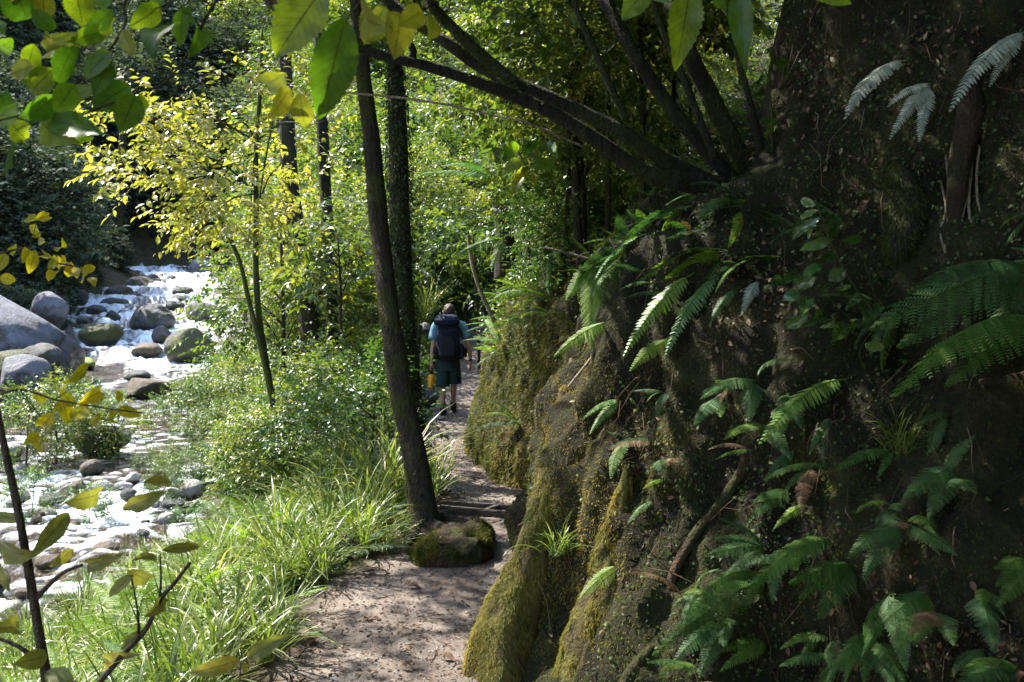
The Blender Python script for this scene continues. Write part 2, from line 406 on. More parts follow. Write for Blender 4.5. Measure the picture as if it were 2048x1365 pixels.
Dg = nrm(np.array([[.8, .6]]))[0]
k = smooth((uN - .6) / 2.2)[None, :, None]
dirs = nrm(NB[:, None] * (1 - k) + Dg[None, None] * k)
BP = np.zeros((len(sN), len(uN), 3)); 
off = np.cumsum(np.diff(HX, prepend=0, axis=1)[:, :, None] * dirs, axis=1)
BP[..., 0] = BX[:, None] + off[..., 0]; BP[..., 1] = BY[:, None] + off[..., 1]; BP[..., 2] = zp(BY)[:, None] - .02 + HZ
outw = np.concatenate([-dirs * .85, np.full(dirs.shape[:2] + (1,), .5)], -1)
amp = smooth(uN / .5)[None] * (1 - .5 * smooth((BY - 6.8) / 1.2))[:, None] * np.minimum(1 + np.maximum(uN - 3, 0) * .25, 6)[None]
dsp = fbm(BP * 1.3, 3, 31) * .50 + fbm(BP * np.array([4, 4, 1.1]), 3, 37) * .34 + fbm(BP * np.array([8, 8, 2.6]), 3, 43) * .16 + fbm(BP * 15, 3, 41) * .09
ledge = .07 * (np.abs(((BP[..., 2] * 1.35 + fbm(BP * .8, 2, 55) * 1.6) % 1) - .5) * 2 - .5) * (uN < 2.6)[None]
BP = BP + outw * ((dsp * amp) + ledge * smooth(uN / .5)[None])[..., None]
BV, BF = grid(BP); BF = BF[:, ::-1]
RIDGE_PX = [([(1150, 720), (1146, 800), (1135, 880), (1118, 970), (1092, 1070), (1062, 1170), (1040, 1260), (1020, 1350), (1010, 1430)], [14, 36, 58, 72, 88, 110, 130, 150, 150]),
            ([(1262, 930), (1252, 1030), (1235, 1120), (1215, 1210), (1195, 1300), (1175, 1390), (1170, 1450)], [14, 50, 80, 95, 110, 130, 130])]
pre = BVHTree.FromPolygons([tuple(v) for v in BV], [tuple(int(i) for i in f) for f in BF]); RIDGES = []
for pts_, wd_ in RIDGE_PX:                              # the buttress roots swell out of the bank
    Q_ = []
    for (x_, y_) in pts_:
        d_ = Vector(U(x_, y_, 1.0)) - Vector((0, 0, CAMZ)); h_ = pre.ray_cast(Vector((0, 0, CAMZ)), d_.normalized()); Q_.append(np.array(h_[0]) if h_[0] else U(x_, y_, 4.4))
    Q_ = np.array(Q_); yy_ = np.convolve(np.pad(Q_[:, 1], 2, 'edge'), np.ones(5) / 5, 'valid'); Q_ = np.array([U(x_, y_, a_) for (x_, y_), a_ in zip(pts_, yy_)])
    C_ = spline(Q_, 60); RIDGES.append((C_, np.interp(np.linspace(0, 1, 60), np.linspace(0, 1, len(wd_)), np.array(wd_) / 2 / FP * Q_[:, 1])))
sel = (BV[:, 1] > 2.5) & (BV[:, 1] < 6.5) & (BV[:, 2] < 2.2)
for C_, r_ in RIDGES:
    d2 = ((BV[sel][:, None] - C_[None]) ** 2).sum(-1); j_ = d2.argmin(1); d_ = np.sqrt(d2.min(1)); rr_ = np.maximum(r_[j_], .05)
    BV[sel] += outw.reshape(-1, 3)[sel] * (rr_ * .75 * np.exp(-(d_ / (1.5 * rr_)) ** 2) * (1 + 1.2 * fbm(BV[sel] * [9, 9, 2], 2, 5)))[:, None]
def nose(p): return smooth((.75 - p[:, 0]) / .4) * smooth((p[:, 1] - 3.4) / .4) * smooth((6.6 - p[:, 1]) / .4) * smooth((1.7 - p[:, 2]) / .5)
def ridge_near(p):
    out = np.full(len(p), 9.0); k_ = (p[:, 1] < 6.5) & (p[:, 1] > 2.5)
    for C_, r_ in RIDGES: out[k_] = np.minimum(out[k_], np.sqrt(((p[k_][:, None] - C_[None, ::3]) ** 2).sum(-1)).min(1))
    return np.exp(-(out / .26) ** 2)
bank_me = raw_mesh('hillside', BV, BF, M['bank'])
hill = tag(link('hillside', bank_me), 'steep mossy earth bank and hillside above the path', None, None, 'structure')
bank_bvh = BVHTree.FromPolygons([tuple(v) for v in BV], [tuple(int(i) for i in f) for f in BF])


def on_bank(px, py):                                    # where the sight line of a photo pixel meets the bank
    d = Vector(U(px, py, 1.0)) - Vector((0, 0, CAMZ)); d.normalize()
    h = bank_bvh.ray_cast(Vector((0, 0, CAMZ)), d)
    return (np.array(h[0]), np.array(h[1])) if h[0] else (U(px, py, 4.5), np.array([-.8, -.4, .4]))


def drop(x, y):                                         # ground height, bank included
    z = float(gz(x, y)); h = bank_bvh.ray_cast(Vector((x, y, 200)), Vector((0, 0, -1)))
    return max(z, h[0].z) if h[0] else z


def surf_points(n, cond, dens=None):                    # area-weighted points on the near bank
    q = BF; a, b_, c, d = (BV[q[:, i]] for i in range(4))
    cen = (a + b_ + c + d) / 4; nn = np.cross(c - a, d - b_); ar = np.linalg.norm(nn, axis=1); nn = nrm(nn)
    nn = np.where((nn @ np.array([-.7, -.4, .5]) < 0)[:, None], -nn, nn)
    w_ = ar * cond(cen)
    if dens is not None: w_ = w_ * dens(cen)
    i = rng.choice(len(q), n, p=w_ / w_.sum()); s_, t_ = rng.random((n, 1)), rng.random((n, 1))
    return a[i] * (1 - s_) * (1 - t_) + b_[i] * s_ * (1 - t_) + c[i] * s_ * t_ + d[i] * (1 - s_) * t_, nn[i]


# river
ry = axis(-14, 120, 14, .09, .008); cv = np.linspace(0, 1, 190)
RX = (rR(ry) + 1.2)[:, None] * (1 - cv) + (rL(ry) - 1.2)[:, None] * cv; RY = ry[:, None] + 0 * RX
P3 = np.stack([RX, RY, RX * 0], -1)
rap = np.clip(smooth((RY - 30) / 8) + .55 * smooth((17 - RY) / 4) * .7, 0, 1)
st = fbm(P3 * [.9, .32, 1], 4, 61); wv = fbm(P3 * [1.1, 1.5, 1], 3, 63); fine = fbm(P3 * [4.5, 6, 1], 3, 67)
RZ = wl(RY) + rap * (wv * .5 + .22 * fine + .15 * np.sin(RY * 1.3 + wv * 8)) + .05 * wv + .035 * fine
foam = .9 * np.clip(4 * (fine + 1.2 * st) - .25, 0, 1) * smooth((RY - 15) / 3) * (1 - .8 * np.exp(-((RY - 26) / 3.5) ** 2)) + np.clip(rap * (.62 + 1.5 * st + .9 * fine) * 1.5 - .36, 0, 1) * smooth((RY - 24) / 8) + np.clip(5.0 * (fine + st * .8) + .15, 0, 1) * .95 * smooth((17 - RY) / 4)  # near stretch: riffle foam, its white spread further to stand in for sun glare
V, F = grid(np.stack([RX, RY, RZ], -1))
m, t, b = new_mat('river water'); tc = t.nodes.new('ShaderNodeTexCoord')
mp = t.nodes.new('ShaderNodeMapping'); mp.inputs['Scale'].default_value = (1.0, .8, 1); t.links.new(tc.outputs['Object'], mp.inputs[0])
n1 = noise(t, 5.5, 5, .6, mp.outputs[0], .5); n2 = noise(t, 22, 3, .6, mp.outputs[0])
fo = maths(t, 'MULTIPLY', attr(t, 'foam'), maths(t, 'ADD', maths(t, 'MULTIPLY', n2.outputs[0], 1.4), .35), True)
bed = ramp(t, [(.35, (.012, .008, .004)), (.65, (.045, .028, .012))], noise(t, 1.2, 4, .6, tc.outputs['Object']).outputs[0]).outputs[0]
t.links.new(mix(t, fo, bed, (.72, .77, .82)), b.inputs['Base Color'])
t.links.new(maths(t, 'ADD', maths(t, 'MULTIPLY', fo, .5), .10), b.inputs['Roughness']); b.inputs['IOR'].default_value = 1.33; b.inputs['Specular IOR Level'].default_value = .6
bump(t, b, maths(t, 'ADD', n1.outputs[0], maths(t, 'MULTIPLY', n2.outputs[0], .4)), 1.0, .13)
tag(link('river', raw_mesh('river', V, F[:, ::-1], m, True, attrs={'foam': foam.ravel()})), 'white rushing mountain river', None, None, 'structure')

# ------------------------------------------------------------------ boulders
def ico(sub):
    bm = bmesh.new(); bmesh.ops.create_icosphere(bm, subdivisions=sub, radius=1)
    V = np.array([v.co[:] for v in bm.verts]); F = np.array([[v.index for v in f.verts] for f in bm.faces]); bm.free(); return V, F
ICO4, ICO3, ICO2 = ico(5), ico(4), ico(3)


def rock_mat(name, lo, hi, moss, amt):
    m, t, b = new_mat(name); tc = t.nodes.new('ShaderNodeTexCoord')
    n1 = noise(t, 1.6, 6, .62, tc.outputs['Object']); n2 = noise(t, 28, 4, .7, tc.outputs['Object'])
    f = maths(t, 'ADD', maths(t, 'MULTIPLY', n1.outputs[0], .6), maths(t, 'MULTIPLY', n2.outputs[0], .4))
    c = ramp(t, [(.34, lo), (.66, hi)], f).outputs[0]
    n3 = noise(t, 1.1, 5, .65, tc.outputs['Object'], .4); fm = ramp(t, [(.60 - amt * .4, (0, 0, 0)), (.68 - amt * .4, (1, 1, 1))], n3.outputs[0]).outputs[0]
    sz = t.nodes.new('ShaderNodeSeparateXYZ'); t.links.new(tc.outputs['Generated'], sz.inputs[0])       # damp band above the waterline
    wet = ramp(t, [(.30, (1, 1, 1)), (.44, (0, 0, 0))], maths(t, 'ADD', sz.outputs[2], maths(t, 'MULTIPLY', maths(t, 'SUBTRACT', n1.outputs[0], .5), .5))).outputs[0]
    c2 = mix(t, fm, c, moss); t.links.new(mix(t, wet, c2, mix(t, 1.0, c2, (.38, .36, .33), 'MULTIPLY')), b.inputs['Base Color'])
    t.links.new(maths(t, 'SUBTRACT', .68, maths(t, 'MULTIPLY', wet, .4)), b.inputs['Roughness']); b.inputs['Specular IOR Level'].default_value = .4
    n4 = noise(t, 3.2, 8, .72, tc.outputs['Object'], 1.2); bump(t, b, maths(t, 'ADD', f, n4.outputs[0]), 1.0, .12); return m
M['granite'] = rock_mat('grey granite', (.075, .075, .085), (.17, .17, .19), (.05, .05, .04), .1)
M['wetrock'] = rock_mat('wet dark rock', (.028, .027, .027), (.12, .115, .11), (.045, .045, .015), .25)
M['mossrock'] = rock_mat('mossy rock', (.035, .033, .03), (.15, .14, .13), (.055, .06, .012), .6)
M['greenrock'] = rock_mat('bright moss rock', (.04, .04, .03), (.12, .12, .1), (.16, .22, .02), .75)
M['brownrock'] = rock_mat('brown rock', (.05, .032, .02), (.16, .11, .075), (.05, .045, .015), .3)
M['palestone'] = rock_mat('pale river stone', (.2, .19, .18), (.42, .40, .38), (.15, .14, .10), .1)


def boulder(c, rx, ry_, rz, mat, seed, label, group=None, name='boulder', cat='boulder', rough=.34, T=ICO3, tilt=0.0):
    V0, F = T; n = V0 + seed * 3.1
    d = 1 + rough * 1.5 * fbm(V0 * .9 + seed * 7.7, 2, seed) - rough * .5 * np.abs(fbm(V0 * 2.2 + seed, 3, seed + 1)) + rough * .3 * fbm(V0 * 4.5 + seed, 3, seed + 3) + rough * .16 * fbm(V0 * 12 + seed, 2, seed + 2)
    V = V0 * d[:, None]; r_ = np.random.default_rng(seed)
    for _ in range(6):                                   # a few flattened faces
        a = nrm(r_.normal(0, 1, 3) * [1, 1, .7]); h = r_.uniform(.6, .85); s_ = V @ a
        V = V - np.maximum(s_ - h, 0)[:, None] * a * .85
    V = V * [rx, ry_, rz]
    ct, st_ = math.cos(tilt), math.sin(tilt)
    V = V @ np.array([[ct, 0, -st_], [0, 1, 0], [st_, 0, ct]]).T
    o = link(name, raw_mesh(name, V, F, M[mat], True), loc=c); tag(o, label, cat, group); return o


def rockpx(x0, x1, y0, y1, Y, mat, seed, label, group=None, rough=.34, depth=.9, T=ICO3, sink=.3, tilt=0, name='boulder', cat='boulder'):
    W = (x1 - x0) / FP * Y; H = (y1 - y0) / FP * Y; c = U((x0 + x1) / 2, y1, Y)
    zz = H / (2 - sink); c[2] += zz * (1 - sink); c[1] += W * .5 * depth * .5
    return boulder(c, W * .53, W * .5 * depth, zz * 1.04, mat, seed, label, group, name, cat, rough, T, tilt)


RK = [(-330, 112, 566, 752, 27, 'granite', 'huge smooth pale grey boulder rising out of the river', None),
      (-40, 62, 698, 752, 25.5, 'mossrock', 'dark mossy boulder tucked under the huge grey boulder', None),
      (36, 114, 688, 742, 25.7, 'wetrock', 'angular dark boulder at the foot of the huge grey boulder', None),
      (-20, 84, 710, 782, 22.5, 'granite', 'rounded light grey boulder below the huge grey boulder', None),
      (152, 243, 641, 692, 40, 'mossrock', 'low dark green mossy boulder beside the small waterfall', None),
      (247, 347, 606, 668, 46, 'wetrock', 'big round dark boulder standing in the white water', None),
      (324, 434, 660, 736, 35, 'mossrock', 'big mossy boulder with pale top and yellow leaves hanging over it', None),
      (255, 314, 686, 711, 38.5, 'brownrock', 'small brown mossy hump in the middle of the rapids', None),
      (247, 283, 718, 731, 36, 'wetrock', 'little black rock just breaking the foam below the brown hump', None),
      (117, 193, 717, 739, 33, 'greenrock', 'flat rock covered in bright green moss', None),
      (232, 338, 757, 797, 26, 'brownrock', 'long reddish brown rock half sunk in calm water', None),
      (240, 293, 742, 762, 29, 'wetrock', 'small dark rock behind the long reddish rock', None),
      (60, 126, 584, 648, 38, 'granite', 'pale sloping boulder behind the huge grey boulder', None),
      (369, 436, 515, 572, 76, 'granite', 'pale grey rock slab at the head of the rapids', None),
      (224, 313, 553, 598, 66, 'wetrock', 'broad slate grey boulder at the head of the rapids', None)]
for (x0, x1, y0, y1, Y) in [(162, 208, 611, 636, 52), (209, 236, 619, 644, 49), (196, 249, 595, 620, 56), (206, 261, 571, 604, 60), (258, 286, 585, 608, 59),
        (288, 316, 546, 577, 70), (325, 358, 549, 570, 71), (335, 385, 572, 594, 62), (328, 371, 591, 605, 58), (328, 366, 601, 622, 54),
        (359, 438, 604, 643, 49), (96, 132, 583, 625, 50), (119, 169, 575, 614, 54), (151, 176, 634, 648, 43), (130, 148, 653, 690, 38),
        (339, 356, 732, 742, 34), (178, 232, 545, 580, 72), (140, 190, 556, 585, 66), (300, 340, 655, 690, 42)]:
    RK.append((x0, x1, y0, y1, Y, 'wetrock', 'dark wet boulder among the rapids', 'dark boulders in the rapids'))
for i, (x0, x1, y0, y1, Y, mt, lb, gp) in enumerate(RK):
    rockpx(x0, x1, y0, y1, Y, mt, 100 + i, lb, gp, .26 if i == 0 else .34, T=ICO4 if i in (0, 5, 6) else ICO3, tilt=-.3 if i == 0 else 0)
ST = [(249, 279, 946, 966), (236, 269, 979, 1002), (177, 224, 962, 984), (136, 167, 962, 984), (226, 262, 965, 981), (320, 363, 1000, 1017), (328, 356, 977, 998),
      (155, 202, 921, 950), (351, 402, 962, 999), (377, 428, 936, 958), (6, 40, 889, 915), (280, 322, 958, 978), (180, 205, 1012, 1024), (100, 128, 990, 1006), (300, 318, 1004, 1016), (60, 84, 1030, 1046)]
for i, (x0, x1, y0, y1) in enumerate(ST):
    Y = 2.98 * FP / (y1 - HY)
    rockpx(x0, x1, y0, y1, Y, ['palestone', 'wetrock', 'palestone', 'brownrock'][i % 4], 200 + i, ['pale rounded cobble at the river edge', 'dark wet cobble at the river edge', 'pale rounded cobble at the river edge', 'brown cobble at the river edge'][i % 4],
           ['pale cobbles by the river', 'dark cobbles by the river', 'pale cobbles by the river', 'brown cobbles by the river'][i % 4], .22, T=ICO2, name='river_cobble', cat='stone')
for i in range(70):                                     # more cobbles along the riffle
    py = rng.uniform(915, 1180); Y = 2.98 * FP / (py - HY); px = rng.uniform(-20, 430); X = (px - CX) / FP * Y
    if X > rR(Y) + .3: continue
    w_ = rng.uniform(.10, .34); k = int(rng.integers(3))
    boulder((X, Y, float(wl(Y)) + w_ * .02), w_ * .55, w_ * .5, w_ * .34, ['palestone', 'wetrock', 'brownrock'][k], 400 + i, ['pale rounded cobble at the river edge', 'dark wet cobble at the river edge', 'brown cobble at the river edge'][k],
            ['pale cobbles by the river', 'dark cobbles by the river', 'brown cobbles by the river'][k], 'river_cobble', 'stone', .25, ICO2)
rockpx(140, 243, 856, 910, 17, 'wetrock', 231, 'grey rock on the river bar between the leafy shrubs')
rockpx(829, 874, 776, 812, 14.6, 'wetrock', 241, 'dark boulder at the path edge below the orange bottle', T=ICO3)
rockpx(835, 860, 645, 664, 17.5, 'palestone', 242, 'white stone in the bushes beside the hiker', T=ICO2, name='stone', cat='stone')
for i, (x0, x1, y0, y1) in enumerate([(820, 842, 808, 826), (842, 866, 811, 826), (868, 890, 834, 840), (836, 852, 826, 834), (850, 874, 826, 836)]):
    rockpx(x0, x1, y0, y1, 2800 / (y1 - 635), 'wetrock' if i % 2 else 'palestone', 250 + i, 'small stone on the path edge by the hiker', 'small stones beside the hiker', T=ICO2, name='path_stone', cat='stone')
rockpx(1000, 1026, 1040, 1050, 6.75, 'palestone', 261, 'flat pale stone in front of the timber step', T=ICO2, name='flat_stone', cat='stone')

# ------------------------------------------------------------------ stump mound and timber step
def stump():
    V0, F = ICO4; P = np.sign(V0) * np.abs(V0) ** .5
    V = P * [.28, .48, .16]; V[:, 2] = np.maximum(V[:, 2], -.2)
    V[:, 2] -= .12 * smooth((-V[:, 0] + .02) / .3) + .10 * smooth(V[:, 1] / .45); V[:, 0] *= 1 + .25 * smooth((-V[:, 2]) / .2)
    V += nrm(V0) * (fbm(V * 5, 3, 71) * .10 + fbm(V * [26, 26, 6], 2, 73) * .03 + fbm(V * 22, 2, 72) * .02)[:, None]
    c = np.array([-.42, 6.0, -.10])
    e = empty('tree_stump', c, 'mossy squat stump jutting into the path at the leaning trunk', 'stump')
    link('stump_wood', raw_mesh('stump_wood', V, F, M['root'], True), e)
    k = V[F].mean(1); up = nrm(np.cross(V[F[:, 1]] - V[F[:, 0]], V[F[:, 2]] - V[F[:, 0]]))
    ok = np.where((up[:, 2] > .35) & (fbm(k * 6, 2, 75) > -.08))[0]; i = rng.choice(ok, 16000)
    w_ = rng.dirichlet((1, 1, 1), len(i)); p = (V[F[i]] * w_[..., None]).sum(1)
    d = up[i] + rng.normal(0, .6, (len(i), 3)); R = frames(d, rng.normal(0, 1, (len(i), 3)))
    Vm, Fm, nv = place(BLADE, p, R, rng.uniform(.012, .03, len(i)))
    tag(link('moss', raw_mesh('moss', Vm, Fm, M['moss'], False, rnd=np.repeat(np.clip(.35 + fbm(p * 7, 2, 5) + rng.normal(0, .12, len(i)), 0, .75), nv)), e), kind='stuff')
    mb = MB()                                            # soil skirt on the river side
    V0, F = ICO3; V = V0 * [.62, .55, .17]; V += nrm(V0) * (fbm(V * 4, 3, 81) * .12 + fbm(V * 18, 2, 83) * .03)[:, None]
    return e
stump()
V0, F0 = ICO4; V = V0 * [.50, .72, .15]; V = V + V0 * (fbm(V * 3.5, 3, 81) * .2 + fbm(V * 16, 3, 83) * .045)[:, None]
tag(link('soil_mound', raw_mesh('soil_mound', V, F0, gm, True, attrs={'worn': np.clip(.12 + .6 * fbm(V * 5, 2, 4), 0, 1)}), loc=(-.98, 6.5, -.14)), 'low mound of soil at the foot of the leaning trunk', None, None, 'structure')

M['timber'] = bark_mat('weathered timber', (.04, .033, .028), (.15, .13, .115), (.06, .06, .03), .05, 3, (1.5, 12, 12))
a0, a1 = U(868, 1019, 7.45), U(1036, 1031, 7.2); b0, b1 = U(880, 1028, 7.15), U(1040, 1044, 6.9)
e = empty('timber_step', (a0 + b1) / 2, 'weathered timber rails pegged across the path as a step', 'step')
org = np.array(e.location)
def beam(p, q, w_, h_, name):
    L = np.linalg.norm(q - p); bm = bmesh.new(); bmesh.ops.create_cube(bm, size=1)
    for v in bm.verts: v.co = Vector((v.co.x * L, v.co.y * w_, v.co.z * h_))
    bmesh.ops.bevel(bm, geom=bm.edges[:], offset=.006, segments=2, affect='EDGES'); me = bpy.data.meshes.new(name); bm.to_mesh(me); bm.free(); me.materials.append(M['timber'])
    o = link(name, me, e); d = Vector(q - p); o.location = tuple((p + q) / 2 - org); o.rotation_euler = d.to_track_quat('X', 'Z').to_euler(); return o
dz = np.array([0, 0, .035])
beam(a0 + dz, a1 + dz, .05, .09, 'rail'); beam(b0 + dz, b1 + dz, .045, .075, 'rail')
beam(U(965, 1037, 7.0) + [0, 0, .022], U(1003, 1022, 7.32) + [0, 0, .022], .05, .03, 'crosspiece').location.z += .03
beam(U(1022, 1040, 6.98), U(1046, 1043, 6.98), .10, .10, 'end_block').location.z += .04

# ------------------------------------------------------------------ bank cover
near = lambda c: ((c[:, 1] > 1.2) & (c[:, 1] < 13.5) & (c[:, 2] < 4.5)) * np.where(c[:, 1] < 6.5, 1.0, .7)
mossmask = lambda c: smooth((fbm(c * 1.7, 3, 91) + .26) / .2) * .95 + .08 + 2.0 * ridge_near(c) + 1.2 * nose(c) + .5 * smooth((c[:, 1] - 7) / .5)
p, n_ = surf_points(690000, near, mossmask)
d = n_ * .55 + np.array([0, 0, -.75]) + rng.normal(0, .38, p.shape)
Vm, Fm, nv = place(BLADE, p - n_ * .004, frames(d, n_ + rng.normal(0, .5, p.shape)), rng.uniform(.008, .024, len(p)) * np.where(p[:, 1] > 6.8, 2.4, 1))
pr = np.clip(.34 + 1.0 * fbm(p * 1.1, 3, 95) + .45 * fbm(p * 6, 2, 97) + rng.normal(0, .08, len(p)) + .15 * (p[:, 1] > 6.8) + .20 * ridge_near(p) + .24 * nose(p), 0, 1)
tag(link('moss', raw_mesh('moss', Vm, Fm, M['moss'], False, rnd=np.repeat(pr, nv))), 'ochre and green moss hanging over the earth bank', 'moss', None, 'stuff')
p, n_ = surf_points(36000, near, lambda c: smooth((fbm(c * 2.1 + 40, 3, 101) + .02) / .12) * (1 - .8 * nose(c)) + .02)
d = n_ * .5 + rng.normal(0, .7, p.shape) + [0, 0, -.4]
Vm, Fm, nv = place(KITE, p + n_ * .012, frames(d, n_ + rng.normal(0, .5, p.shape)), rng.uniform(.009, .022, len(p))[:, None] * [1, 1.5, 1])
tag(link('creeper', raw_mesh('creeper', Vm, Fm, M['creeper'], False, rnd=np.repeat(rng.random(len(p)), nv))), 'tiny leaved creeper covering patches of the bank', 'creeper', None, 'stuff')
p, n_ = surf_points(15000, near, lambda c: smooth((fbm(c * 1.9 + 80, 3, 111) - .0) / .15) * (1 - .85 * nose(c)) + .02)
d = rng.normal(0, 1, p.shape) + [0, 0, -.8]
Vm, Fm, nv = place(OVAL, p + n_ * .012, frames(d, n_ + rng.normal(0, .8, p.shape)), rng.uniform(.010, .038, len(p)))
tag(link('leaf_litter', raw_mesh('leaf_litter', Vm, Fm, M['litter'], False, rnd=np.repeat(rng.random(len(p)), nv))), 'dead brown leaves caught on the earth bank', 'leaf litter', None, 'stuff')
mb = MB()                                               # dry stalks and rootlets lying over the bank
p, n_ = surf_points(2600, near)
for i in range(len(p)):
    L = rng.uniform(.08, .35); dd = nrm(n_[i] * .3 + [0, 0, -1] + rng.normal(0, .5, 3)); q = p[i] + n_[i] * .02 + np.array([0, .3, .7, 1])[:, None] * dd * L + rng.normal(0, .015, (4, 3))
    mb.add(tube(q, np.array([1, 1, .8, .4]) * rng.uniform(.0009, .0028), 3, False), rng.random())
tag(link('rootlets', mb.mesh('rootlets', M['litter'])), 'thin dry stalks and rootlets trailing over the bank', 'rootlets', None, 'stuff')


# ------------------------------------------------------------------ roots on the bank
def root(pts, w_px, mat, label, name='tree_root', lift=.3, bumpy=.25, moss=0, cat='root', nseg=14):
    Q = []; 
    for (x, y) in pts: q, nn = on_bank(x, y); Q.append(q + nn * 0)
    Q = np.array(Q); 
    Yk = Q[:, 1].copy(); Ys = np.convolve(np.pad(Yk, 1, 'edge'), [.25, .5, .25], 'valid')
    Q = np.array([U(x, y, yy) for (x, y), yy in zip(pts, Ys)])
    r = np.array(w_px) / 2 / FP * Q[:, 1]; n = len(pts) * 7
    v0, v1 = Q[0] - Q[1], Q[-1] - Q[-2]; Q = np.vstack([Q[0] + v0 * .5 + [r[0] * 1.6, r[0] * 3.0, 0], Q, Q[-1] + v1 * .5 + [r[-1] * 1.2, r[-1] * 3.0, 0]]); r = np.concatenate([[r[0] * .35], r, [r[-1] * .4]])
    C = spline(Q, n); rr = np.interp(np.linspace(0, 1, n), np.linspace(0, 1, len(r)), r); C[:, 1] += rr * lift
    V, F = tube(C, rr, nseg, True, bumpy, int(pts[0][0]))
    if moss:
        e = empty(name, C[0], label, cat)
        link('root_wood', raw_mesh('root_wood', V - C[0], F, M[mat]), e)
        k = rng.integers(0, len(F), moss); w_ = rng.dirichlet((1, 1, 1), moss); p = (V[F[k]] * w_[..., None]).sum(1)
        i = np.argmin(((p[:, None, :] - C[None, ::3]) ** 2).sum(-1), 1) * 3; o = nrm(p - C[i])
        keep = fbm(p * [9, 9, 2.5], 2, 7) > -.2; p, o = p[keep], o[keep]
        d = o * .6 + [0, 0, -.9] + rng.normal(0, .3, p.shape)
        Vm, Fm, nv = place(BLADE, p, frames(d, o + rng.normal(0, .5, p.shape)), rng.uniform(.012, .03, len(p)))
        pr = np.clip(.2 + .7 * fbm(p * [5, 5, 1.2], 2, 9) + rng.normal(0, .12, len(p)), 0, 1)
        tag(link('moss', raw_mesh('moss', Vm - C[0], Fm, M['moss'], False, rnd=np.repeat(pr, nv)), e), kind='stuff')
        return e
    return tag(link(name, raw_mesh(name, V - C[0], F, M[mat]), loc=C[0]), label, cat)


for (C_, r_), lb_ in zip(RIDGES, ('golden mossy buttress root sweeping down to the path', 'shorter mossy root ridge bearing a bright green fern')):
    e = empty('buttress_root', C_[0], lb_, 'root')
    C2_ = C_ + np.stack([r_ * np.linspace(-.75, -.2, 60), r_ * np.linspace(-.6, .0, 60), r_ * 0], 1); V, F = tube(C2_, r_ * np.linspace(.75, .98, 60), 24, True, .42, 5)
    V = V + nrm(V - np.repeat(np.vstack([C2_]), 24, 0) if len(V) == 1440 else nrm(V - C2_[np.argmin(((V[:, None] - C2_[None]) ** 2).sum(-1), 1)])) * (fbm(V * [22, 22, 5], 3, 6) * .05)[:, None]
    link('root_wood', raw_mesh('root_wood', V - C_[0], F, M['mossroot']), e)
    k = rng.integers(0, len(F), 40000); w_ = rng.dirichlet((1, 1, 1), 40000); p = (V[F[k]] * w_[..., None]).sum(1); o = nrm(p - C2_[np.argmin(((p[:, None] - C2_[None, ::2]) ** 2).sum(-1), 1) * 2])
    kp = fbm(p * [10, 10, 3], 3, 7) > -.06; p, o = p[kp], o[kp]
    Vm, Fm, nv = place(BLADE, p, frames(o * .55 + [0, 0, -.9] + rng.normal(0, .3, p.shape), o + rng.normal(0, .5, p.shape)), rng.uniform(.007, .02, len(p)))
    pr = np.clip(.68 + 1.3 * fbm(p * [5, 5, 1.5], 3, 9) + .3 * fbm(p * 20, 2, 11) + rng.normal(0, .08, len(p)), 0, 1)
    tag(link('moss', raw_mesh('moss', Vm - C_[0], Fm, M['moss'], False, rnd=np.repeat(pr, nv)), e), kind='stuff')
root([(1505, 780), (1500, 850), (1488, 930), (1445, 1000), (1385, 1075), (1345, 1150), (1328, 1230)], [14, 20, 22, 22, 21, 20, 14], 'root', 'long bare brown root bending down the dark bank', lift=-.3)
root([(1290, 1310), (1262, 1345), (1235, 1395)], [22, 26, 30], 'root', 'short bare root end low on the dark bank', lift=-.3)
root([(1885, 820), (1880, 880), (1850, 940), (1815, 1000)], [5, 9, 9, 5], 'root', 'pale forked root hanging on the shaded bank', lift=-.8)
root([(1610, 860), (1607, 930), (1600, 1000)], [10, 14, 9], 'root', 'stubby brown root under the hanging ferns', lift=-.2)
root([(1925, 120), (1935, 220), (1915, 330), (1905, 430), (1912, 530)], [34, 46, 40, 30, 20], 'barkbrown', 'shaggy fibrous fern trunk hanging from the bank', 'fibrous_root', -.6, .5, cat='root')
root([(1795, 340), (1815, 385), (1812, 440), (1800, 505)], [40, 85, 95, 60], 'bark', 'bulging mossy root mass beside the dark hollow', 'root_mass', .3, .5, 9000)
for i, (x, y, L) in enumerate([(1890, 330, 210), (1905, 300, 250), (1925, 310, 190), (1940, 330, 150), (1882, 380, 120), (1955, 300, 130)]):
    root([(x, y), (x + 6 * (-1) ** i, y + L * .35), (x - 5, y + L * .7), (x + 4, y + L)], [5, 6, 5, 3], 'stick', 'thin pale aerial root dangling from the bank top', 'aerial_root', -3.0)
    bpy.context.scene.collection.objects[-1]['group'] = 'aerial roots at the bank top'


# ------------------------------------------------------------------ tree building
LIT = [on_bank(*q)[0] for q in ((1135, 860), (1125, 930), (1110, 1000), (1090, 1080), (1070, 1150), (1045, 1240), (1020, 1310), (1175, 560), (1180, 620), (1190, 660), (1310, 640), (1200, 1190), (1200, 1290), (1225, 1120))]
LIT4 = [U(1150, 150, 10), U(1250, 100, 9), U(1050, 100, 12), U(1350, 120, 8.5), U(1150, 350, 9.5), U(1100, 250, 10), U(1230, 250, 9)]
LIT2 = [on_bank(*q)[0] for q in ((1000, 900), (960, 800), (1040, 960), (1000, 720), (935, 850), (980, 850), (1060, 900), (1000, 640), (1030, 780))] + [U(945, 775, 16), U(880, 860, 12.5), U(930, 1010, 7.6), U(890, 700, 14.3), U(890, 760, 14.3)]


